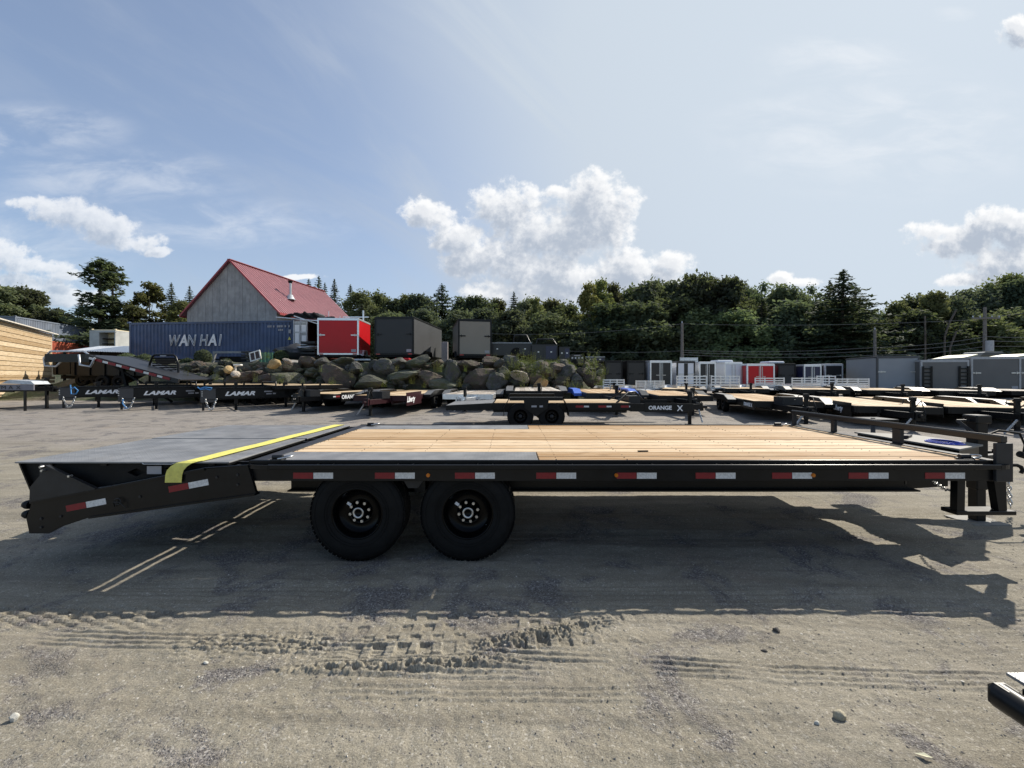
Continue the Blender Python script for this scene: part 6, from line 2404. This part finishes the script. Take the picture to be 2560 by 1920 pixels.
# on the terrace
enclosed('bright red enclosed trailer with silver trim standing on the terrace right of the open container', px_x(845, 25.0), 25.0, 2.36, 2.38, 2.12, 2.5, R(3), E_RED, E_RED, ALU, nose=False, axles=1)
enclosed('charcoal enclosed trailer with black trim standing right of the red one', px_x(985, 25.0), 25.0, 2.36, 2.36, 2.20, 6.6, R(-5), E_GREYL, E_GREY, BLACK, nose=True)
enclosed('beige-doored enclosed trailer with black trim at the right end of the terrace row', px_x(1188, 25.5), 25.4, 2.32, 2.02, 2.15, 4.6, R(12), E_GREYL, E_BEIGE, BLACK, nose=True)
tag(MB().box(-.22, .22, -.1, .1, 0, 1.42, 0, .02).build('fuel_cabinet', pm('pinkish_white_panel', (0.50, 0.45, 0.45), .6), None, (px_x(1112, 30), 30, 2.55)),
    'narrow pinkish-white cabinet between the charcoal and beige trailers', 'cabinet')
tag(MB().box(-.4, .4, -.3, .3, 0, .16, 0, .03).build('red_cover', E_RED, None, (px_x(1008, 24.2), 24.2, 2.42)), 'flat red cover lying under the rear of the charcoal trailer', 'cover')
tag(MB().box(-.45, .45, -.12, .12, 0, .1, 0, .02).build('ramp_plank', GALV, None, (px_x(905, 24.3), 24.4, 2.45)), 'galvanised plank lying beneath the red trailer', 'plank')
tag(MB().box(-.8, .8, -.05, .05, 0, .05).build('scaffold_rail', ALU, None, (px_x(890, 26.8), 26.8, 5.25)), 'white rail showing above the roof of the red trailer', 'rail')
tag(MB().cyl((0, 0, 0), (0, 0, 3.3), .05, 8).build('scaffold_post', ALU, None, (px_x(907, 26.8), 26.9, 2.4)), 'white post rising behind the right corner of the red trailer', 'post')


# black truck service beds beyond
def service_bed(label, px0, px1, py0, py1, Y, arch=None, edge=None):
    x0, x1 = px_x(px0, Y), px_x(px1, Y)
    z1 = CAM_H - (py0 - HORIZ) / FPX * Y
    z0 = CAM_H - (py1 - HORIZ) / FPX * Y
    w, h = x1 - x0, z1 - z0
    T = thing('service_bed', label, 'truck bed', (x0, Y, z0), 0, 'black service truck beds displayed on the terrace')
    pts = [(0, .12), (0, h), (w * .18 if arch else 0.01, h + (.1 if arch else .001)), (w, h), (w, .12)]
    if arch:
        a = arch * w
        for t in np.linspace(0, math.pi, 10):
            pts.append((a + .42 * math.cos(t), .12 + .42 * math.sin(t) * 1.15))
    MB().prism(pts, -.02, .0).build('side_panel', E_BLACK, T)
    MB().box(.01, w - .01, .001, 1.9, .2, h - .01).build('body', BLACKM, T)
    nd = 3 if arch else 2
    for i in range(nd):
        xa = w * (i + .08) / nd
        xb_ = w * (i + .92) / nd
        if arch and abs((xa + xb_) / 2 - arch * w) < .5:
            continue
        o = MB().box(xa, xb_, -.035, -.021, .2, h - .08, 0, .01).build('door', E_NAVY if i % 2 else E_BLACK, T)
        link('handle', MB().box((xa + xb_) / 2 - .05, (xa + xb_) / 2 + .05, -.05, -.036, h * .55, h * .55 + .07).mesh('handle', STEEL), o)
    MB().box(0, w, -.04, .06, h, h + .03).build('top_rail', GALV if edge else DARKG, T)
    for x in (.1, w - .1):
        MB().box(x - .06, x + .06, .2, .32, -.35, .12).build('leg', BLACKM, T)
    return T


service_bed('black service bed with a round wheel arch right of the beige trailer', 1226, 1330, 858, 893, 26.5, arch=.63, edge=True)
service_bed('tall black-navy service bed in the middle of the row, beyond the wheel-arch bed', 1330, 1394, 862, 905, 26.0)
service_bed('narrow black service box at the right end of the bed row', 1398, 1424, 868, 904, 25.6)
service_bed('low black bed with a light top edge beyond the end of the boulder wall', 1464, 1512, 893, 908, 27.0, edge=True)


def rack(px0, px1, py0, py1, Y, label):
    x0, x1 = px_x(px0, Y), px_x(px1, Y)
    zt = CAM_H - (py0 - HORIZ) / FPX * Y
    zb = CAM_H - (py1 - HORIZ) / FPX * Y
    T = thing('ladder_rack', label, 'rack', (x0, Y, zb), 0, 'ladder racks on the truck beds')
    w, h = x1 - x0, zt - zb
    b = MB(); b.tube([(0, 0, 0), (.1, 0, h), (w - .25, 0, h), (w, 0, 0)], .045, 6); b.build('hoop', DARKG, T)
    s = MB()
    for i in range(5):
        s.box(.1, w - .15, -.01, .01, h * (.15 + .16 * i), h * (.2 + .16 * i))
    s.build('louvre', BLACKM, T)['kind'] = 'stuff'


rack(1283, 1326, 838, 858, 27.2, 'ladder rack with a bright slanting post over the wheel-arch bed')
rack(1340, 1392, 848, 863, 26.8, 'ladder rack over the tall black-navy bed')
T = thing('parked_truck', 'black truck front with round lamps between the narrow box and the low bed', 'truck', at(1443, 907, 26.2))
b = MB(); b.prism([(-.42, 0), (.42, 0), (.40, .35), (.30, .52), (-.30, .52), (-.40, .35)], 0, 1.5); b.build('body', E_BLACK, T)
for x in (-.3, -.1, .1, .3):
    MB().cyl((x, 0.0, .3), (x, -.03, .3), .05, 10).build('lamp', GALV, T)
MB().box(-.2, .2, -.02, .0, .42, .48).build('name_plate', LETTERG, T)
MB().cyl((-.18, -.1, 0.0), (-.18, .1, 0.0), .2, 14).build('wheel', BLACKM, T)

# the long row on the right
Yr = 27.0
g = .3


def row_trailer(label, pxa, pxb, ytop, body, rear=None, trim=None, L=3.6, Y=Yr, doors='ramp', yaw=0.0, **kw):
    W = (pxb - pxa) * Y / FPX
    H = (HORIZ - ytop) / FPX * Y + CAM_H - g - .45
    return enclosed(label, px_x((pxa + pxb) / 2, Y), Y, g, W, H, L, yaw, body, rear, trim, floor=.45, doors=doors, axles=1, **kw)


row_trailer('black enclosed trailer first in the long right-hand row, beside the weeds', 1512, 1556, 902, E_BLACK, E_BLACK, BLACK)
row_trailer('black enclosed trailer second in the long right-hand row', 1567, 1614, 902, E_BLACK, E_BLACK, BLACK, Y=27.4)
row_trailer('silver-framed trailer with two black doors', 1625, 1680, 902, E_WHITE, E_BLACK, ALU, doors='double')
row_trailer('white trailer with a black stripe down its rear door', 1692, 1738, 903, E_WHITE, E_WHITE, E_BLACK, L=3, stripe=E_BLACK)
row_trailer('silver-sided trailer with dark doors right of the striped white one', 1748, 1790, 905, E_SILV, E_BLACK, ALU, doors='double', Y=27.6)
row_trailer('white trailer left of the dark red one', 1812, 1856, 906, E_WHITE, E_WHITE, ALU, doors='double', vent=True, Y=28)
row_trailer('dark red trailer with silver centre post', 1868, 1936, 910, E_RED, E_RED, ALU, doors='double', yaw=R(-3), Y=27.4)
row_trailer('dark brown-charcoal trailer right of the dark red one', 1945, 1990, 909, E_GREY, E_GREY, BLACK, vent=True, Y=28)
row_trailer('navy trailer with silver trim and post', 2010, 2054, 912, E_NAVY, E_NAVY, ALU, doors='double', Y=27.6)
row_trailer('black trailer tucked against the big slate-grey trailer', 2062, 2108, 910, E_BLACK, E_BLACK, ALU, Y=28.2)
enclosed('big slate-grey enclosed trailer, tallest of the right-hand row', px_x(2245, 25.4), 25.4, g, 2.12, 2.0, 3.9, R(-16), E_SLATE, E_SLATE, E_GREYL, floor=.45, axles=1)
enclosed('charcoal enclosed trailer with two black ladder ramps on its rear', px_x(2362, 24.4), 24.4, g, 2.28, 1.78, 3.4, R(-14), E_CHAR, E_CHARL, TRIMS, floor=.4, doors='ladders', axles=1)
enclosed('charcoal enclosed trailer with silver trim right of the ladder-ramp trailer', px_x(2490, 24.2), 24.2, g, 2.28, 1.95, 3.6, R(-14), E_CHAR, E_CHARL, TRIMS, floor=.4, axles=1)
enclosed('grey enclosed trailer cut off by the right picture edge', px_x(2606, 23.8), 23.8, g, 2.2, 1.95, 3.6, R(-14), E_CHARL, E_CHARL, TRIMS, floor=.4, axles=1)


# aluminium utility trailers with rail gates
def rail_trailer(label, pxa, pxb, ytop, Y):
    W = (pxb - pxa) * Y / FPX
    zt = (HORIZ - ytop) / FPX * Y + CAM_H - gz(Y)
    T = thing('utility_trailer', label, 'trailer', (px_x((pxa + pxb) / 2, Y), Y, gz(Y)), R(90), 'aluminium utility trailers with rail gates')
    h = W / 2
    zd = .55
    MB().box(.05, 3.4, -h + .03, h - .03, zd - .08, zd, 0, .005).build('deck', ALU, T)
    gt = MB()
    for y in (-h, -h / 3, h / 3, h):
        gt.box(-.025, .025, y - .025, y + .025, zd - .02, zt)
    o = gt.build('gate_post', ALU, T)
    o['kind'] = 'stuff'
    n = 5
    rm = MB().box(-.02, .02, -h + .028, h - .028, -.03, .03).mesh('rail', ALU)
    for i in range(n):
        link('rail', rm, T, (0, 0, zd + .08 + (zt - zd - .12) * i / (n - 1)))
    for s in (-1, 1):
        MB().box(.05, 3.4, s * (h - .03), s * h, zd - .1, zd + .25).build('side_panel', ALU, T)
        small_wheel(T, (1.6, s * (h + .12), .33), s, .33)
        f = MB(); f.prism([(1.15, .62), (1.3, .75), (1.9, .75), (2.05, .62), (2.02, .62), (1.88, .73), (1.32, .73), (1.18, .62)], s * h, s * (h + .26)); f.build('fender', ALU, T)
    MB().beam((3.3, 0, zd - .1), (4.6, 0, zd - .1), .1, .1).build('tongue', ALU, T)


rail_trailer('aluminium rail-gate trailer below the white trailer with the black stripe', 1692, 1766, 939, 22.6)
rail_trailer('aluminium rail-gate trailer below the white trailer left of the dark red one', 1778, 1848, 939, 22.8)
rail_trailer('aluminium rail-gate trailer below the dark red trailer', 1888, 1960, 944, 23.2)
rail_trailer('aluminium rail-gate trailer below the navy trailer', 1980, 2054, 944, 23.2)
rail_trailer('aluminium rail-gate trailer standing behind the gap beside the navy trailer', 2042, 2088, 939, 25.2)
rail_trailer('aluminium rail-gate trailer against the big slate-grey trailer', 2092, 2172, 946, 23.0)
rail_trailer('aluminium rail-gate trailer by the black trailers, left end of the gates', 1508, 1560, 948, 21.5)
rail_trailer('aluminium rail-gate trailer below the silver-framed trailer with black doors', 1590, 1660, 951, 22.0)
T = thing('raised_gate', 'silver slatted ramp gate raised above the white trailer with the black stripe', 'gate', at(1722, 904, 29.5))
for i in range(3):
    MB().box(-.6, .6, -.02, .02, i * .1, .07 + i * .1).build('slat', ALU, T)
MB().box(-.62, -.6, -.03, .03, -1.2, .3).build('post', ALU, T)
MB().box(.6, .62, -.03, .03, -1.2, .3).build('post', ALU, T)


# car and pale panels behind the right-hand trailers
def car(px, py, Y, label):
    x, y, z = at(px, py, Y)
    T = thing('parked_car', label, 'car', (x, y, .3))
    G = pm('silver_car', (0.35, 0.36, 0.37), .25, metal=.4)
    dz = z - .3
    b = MB(); b.prism([(-2.2, .3), (2.2, .3), (2.2, dz - .75), (1.5, dz - .6), (-1.6, dz - .55), (-2.2, dz - .75)], -.85, .85); b.build('body', G, T)
    b = MB(); b.prism([(-1.4, dz - .55), (-.75, dz), (.6, dz), (1.35, dz - .6)], -.72, .72); b.build('cabin', pm('car_glass', (0.02, 0.025, 0.03), .08), T)
    b = MB(); b.prism([(-.78, dz - .01), (.62, dz - .01), (.5, dz + .04), (-.65, dz + .04)], -.7, .7); b.build('roof', G, T)
    for a in (-1.35, 1.35):
        for s in (-1, 1):
            small_wheel(T, (a, s * .78, .33), s, .33)


car(2460, 882, 31, 'silver car whose roof shows above the charcoal trailers')
for (pxa, pxb, py, lab) in ((2350, 2405, 890, 'pale yellow panel lying on the roofs left of the silver car'), (2470, 2545, 888, 'pale yellow panel lying on the roofs right of the silver car')):
    Y = 29.0
    z = CAM_H - (py - HORIZ) / FPX * Y
    o = thing('canopy_panel', lab, 'canopy', (px_x((pxa + pxb) / 2, Y), Y, .3))
    w = (pxb - pxa) * Y / FPX / 2
    MB().prism([(-w, z - .62), (w, z - .28), (w, z - .22), (-w, z - .56)], -1, 1).build('sheet', pm('pale_yellow_sheet', (0.62, 0.60, 0.36), .5), o)
    for a in (-w + .1, w - .1):
        MB().box(a - .04, a + .04, .7, .78, 0, z - .6).build('post', GALV, o)


# utility poles and wires
def pole(px, pyt, Y, label, arm=False, can=False):
    x, y, z = at(px, pyt, Y)
    T = thing('utility_pole', label, 'utility pole', (x, y, .25))
    PW = pm('pole_wood', (0.16, 0.145, 0.13), .9, var=.3)
    MB().cyl((0, 0, 0), (0, 0, z - .25), .16, 10, r2=.11).build('pole', PW, T)
    if arm:
        MB().box(-1.2, 1.2, -.14, -.04, z - 1.25, z - 1.12).build('crossarm', PW, T)
        for a in (-1.1, -.5, .5, 1.1):
            MB().cyl((a, -.09, z - 1.12), (a, -.09, z - .98), .05, 8, r2=.03).build('insulator', GALV, T)
    else:
        MB().cyl((0, 0, z - .25), (0, 0, z - .08), .05, 8).build('insulator', GALV, T)
    if can:
        MB().cyl((0, -.35, z - 4.0), (0, -.35, z - 3.1), .26, 12).build('transformer', pm('transformer_grey', (0.34, 0.35, 0.36), .5), T)
    return Vector((x, y, z))


p1 = pole(1705, 808, 40, 'lone grey utility pole rising behind the white striped trailer')
p2 = pole(2187, 824, 40, 'plain utility pole with a slanting stay behind the slate-grey trailer')
p3 = pole(2462, 768, 36, 'utility pole with crossarm and transformer near the right edge', True, True)
WIRE = pm('wire', (0.16, 0.16, 0.16), .5)


def wire(a, b_, sag, label, r=.017):
    a, b_ = Vector(a), Vector(b_)
    mb = MB()
    mb.tube([a.lerp(b_, t) - Vector((0, 0, sag * 4 * t * (1 - t))) for t in np.linspace(0, 1, 15)], r, 4)
    tag(mb.build('power_line', WIRE), label, 'wire', 'overhead wires along the road')


left = Vector(at(1180, 832, 46))
wire(left, p1 + Vector((0, 0, -.05)), .5, 'top wire running left from the lone utility pole')
wire(p1 + Vector((0, 0, -.05)), p3 + Vector((0, 0, -1.0)), .3, 'thin top wire between the lone pole and the crossarm pole')
for k, dz in enumerate((-2.1, -2.5, -3.0)):
    wire(Vector((p1.x, p1.y, p1.z - 1.6 + .45 * dz)), Vector((p2.x, p2.y - .15, p2.z + dz * .8)), .25, ['upper', 'middle', 'lower'][k] + ' of the three wires between the lone pole and the plain pole', .022)
    wire(Vector((p2.x, p2.y - .15, p2.z + dz * .8)), Vector((p3.x, p3.y - .15, p3.z + dz * .9 - .6)), .2, ['upper', 'middle', 'lower'][k] + ' of the three wires between the plain pole and the crossarm pole', .022)
    wire(Vector((p3.x, p3.y - .15, p3.z + dz * .9 - .6)), Vector(at(2700, 840 + 9 * k, 33)), .1, ['upper', 'middle', 'lower'][k] + ' of the three wires leaving to the right of the crossarm pole', .022)
wire(Vector((p1.x, p1.y, p1.z - 2.6)), Vector(at(1240, 862, 44)), .4, 'lower wire running left from the lone utility pole')
wire(p3 + Vector((-1.1, -.09, -1.0)), Vector(at(2720, 758, 33)), .1, 'wire leaving right from the crossarm', .02)
mb = MB(); mb.cyl(Vector((p2.x, p2.y, p2.z - 1.9)), Vector((p2.x + 1.1, p2.y - .3, .4)), .03, 6)
tag(mb.build('stay_wire', WIRE), 'slanting stay of the plain utility pole', 'stay')


def dump_trailer(label, cx, cy, yaw):
    """black tub trailer with upright ribs"""
    T = thing('dump_trailer', label, 'trailer', (cx, cy, max(.25, terrace_z(cx, cy))), yaw, 'black dump trailers at the left')
    b = MB()
    for s in (-1, 1):
        b.box(-2.1, 2.1, s * 1.0, s * 1.05, .75, 1.75); b.box(-2.15, 2.15, s * .98, s * 1.1, 1.75, 1.84)
    b.box(-2.1, -2.05, -1.0, 1.0, .75, 1.75); b.box(2.05, 2.1, -1.0, 1.0, .75, 1.75); b.box(-2.1, 2.1, -1.0, 1.0, .70, .75)
    b.build('tub', BLACK, T)
    rb = MB().box(-.04, .04, -.04, .04, .72, 1.75).mesh('rib', BLACK)
    for i in range(6):
        for s in (-1, 1):
            link('rib', rb, T, (-1.9 + i * .76, s * 1.09, 0))
    MB().box(-2.1, 2.9, -.5, .5, .45, .69).build('frame', BLACKM, T)
    for x in (-.5, .35):
        for s in (-1, 1):
            small_wheel(T, (x, s * 1.0, .37), s, .37)


dump_trailer('black ribbed dump trailer in front of the white lean-to roof', -23.2, 25.6, R(8))
dump_trailer('black ribbed dump trailer at the left behind the propped flatbed', -26.6, 27.8, R(8))
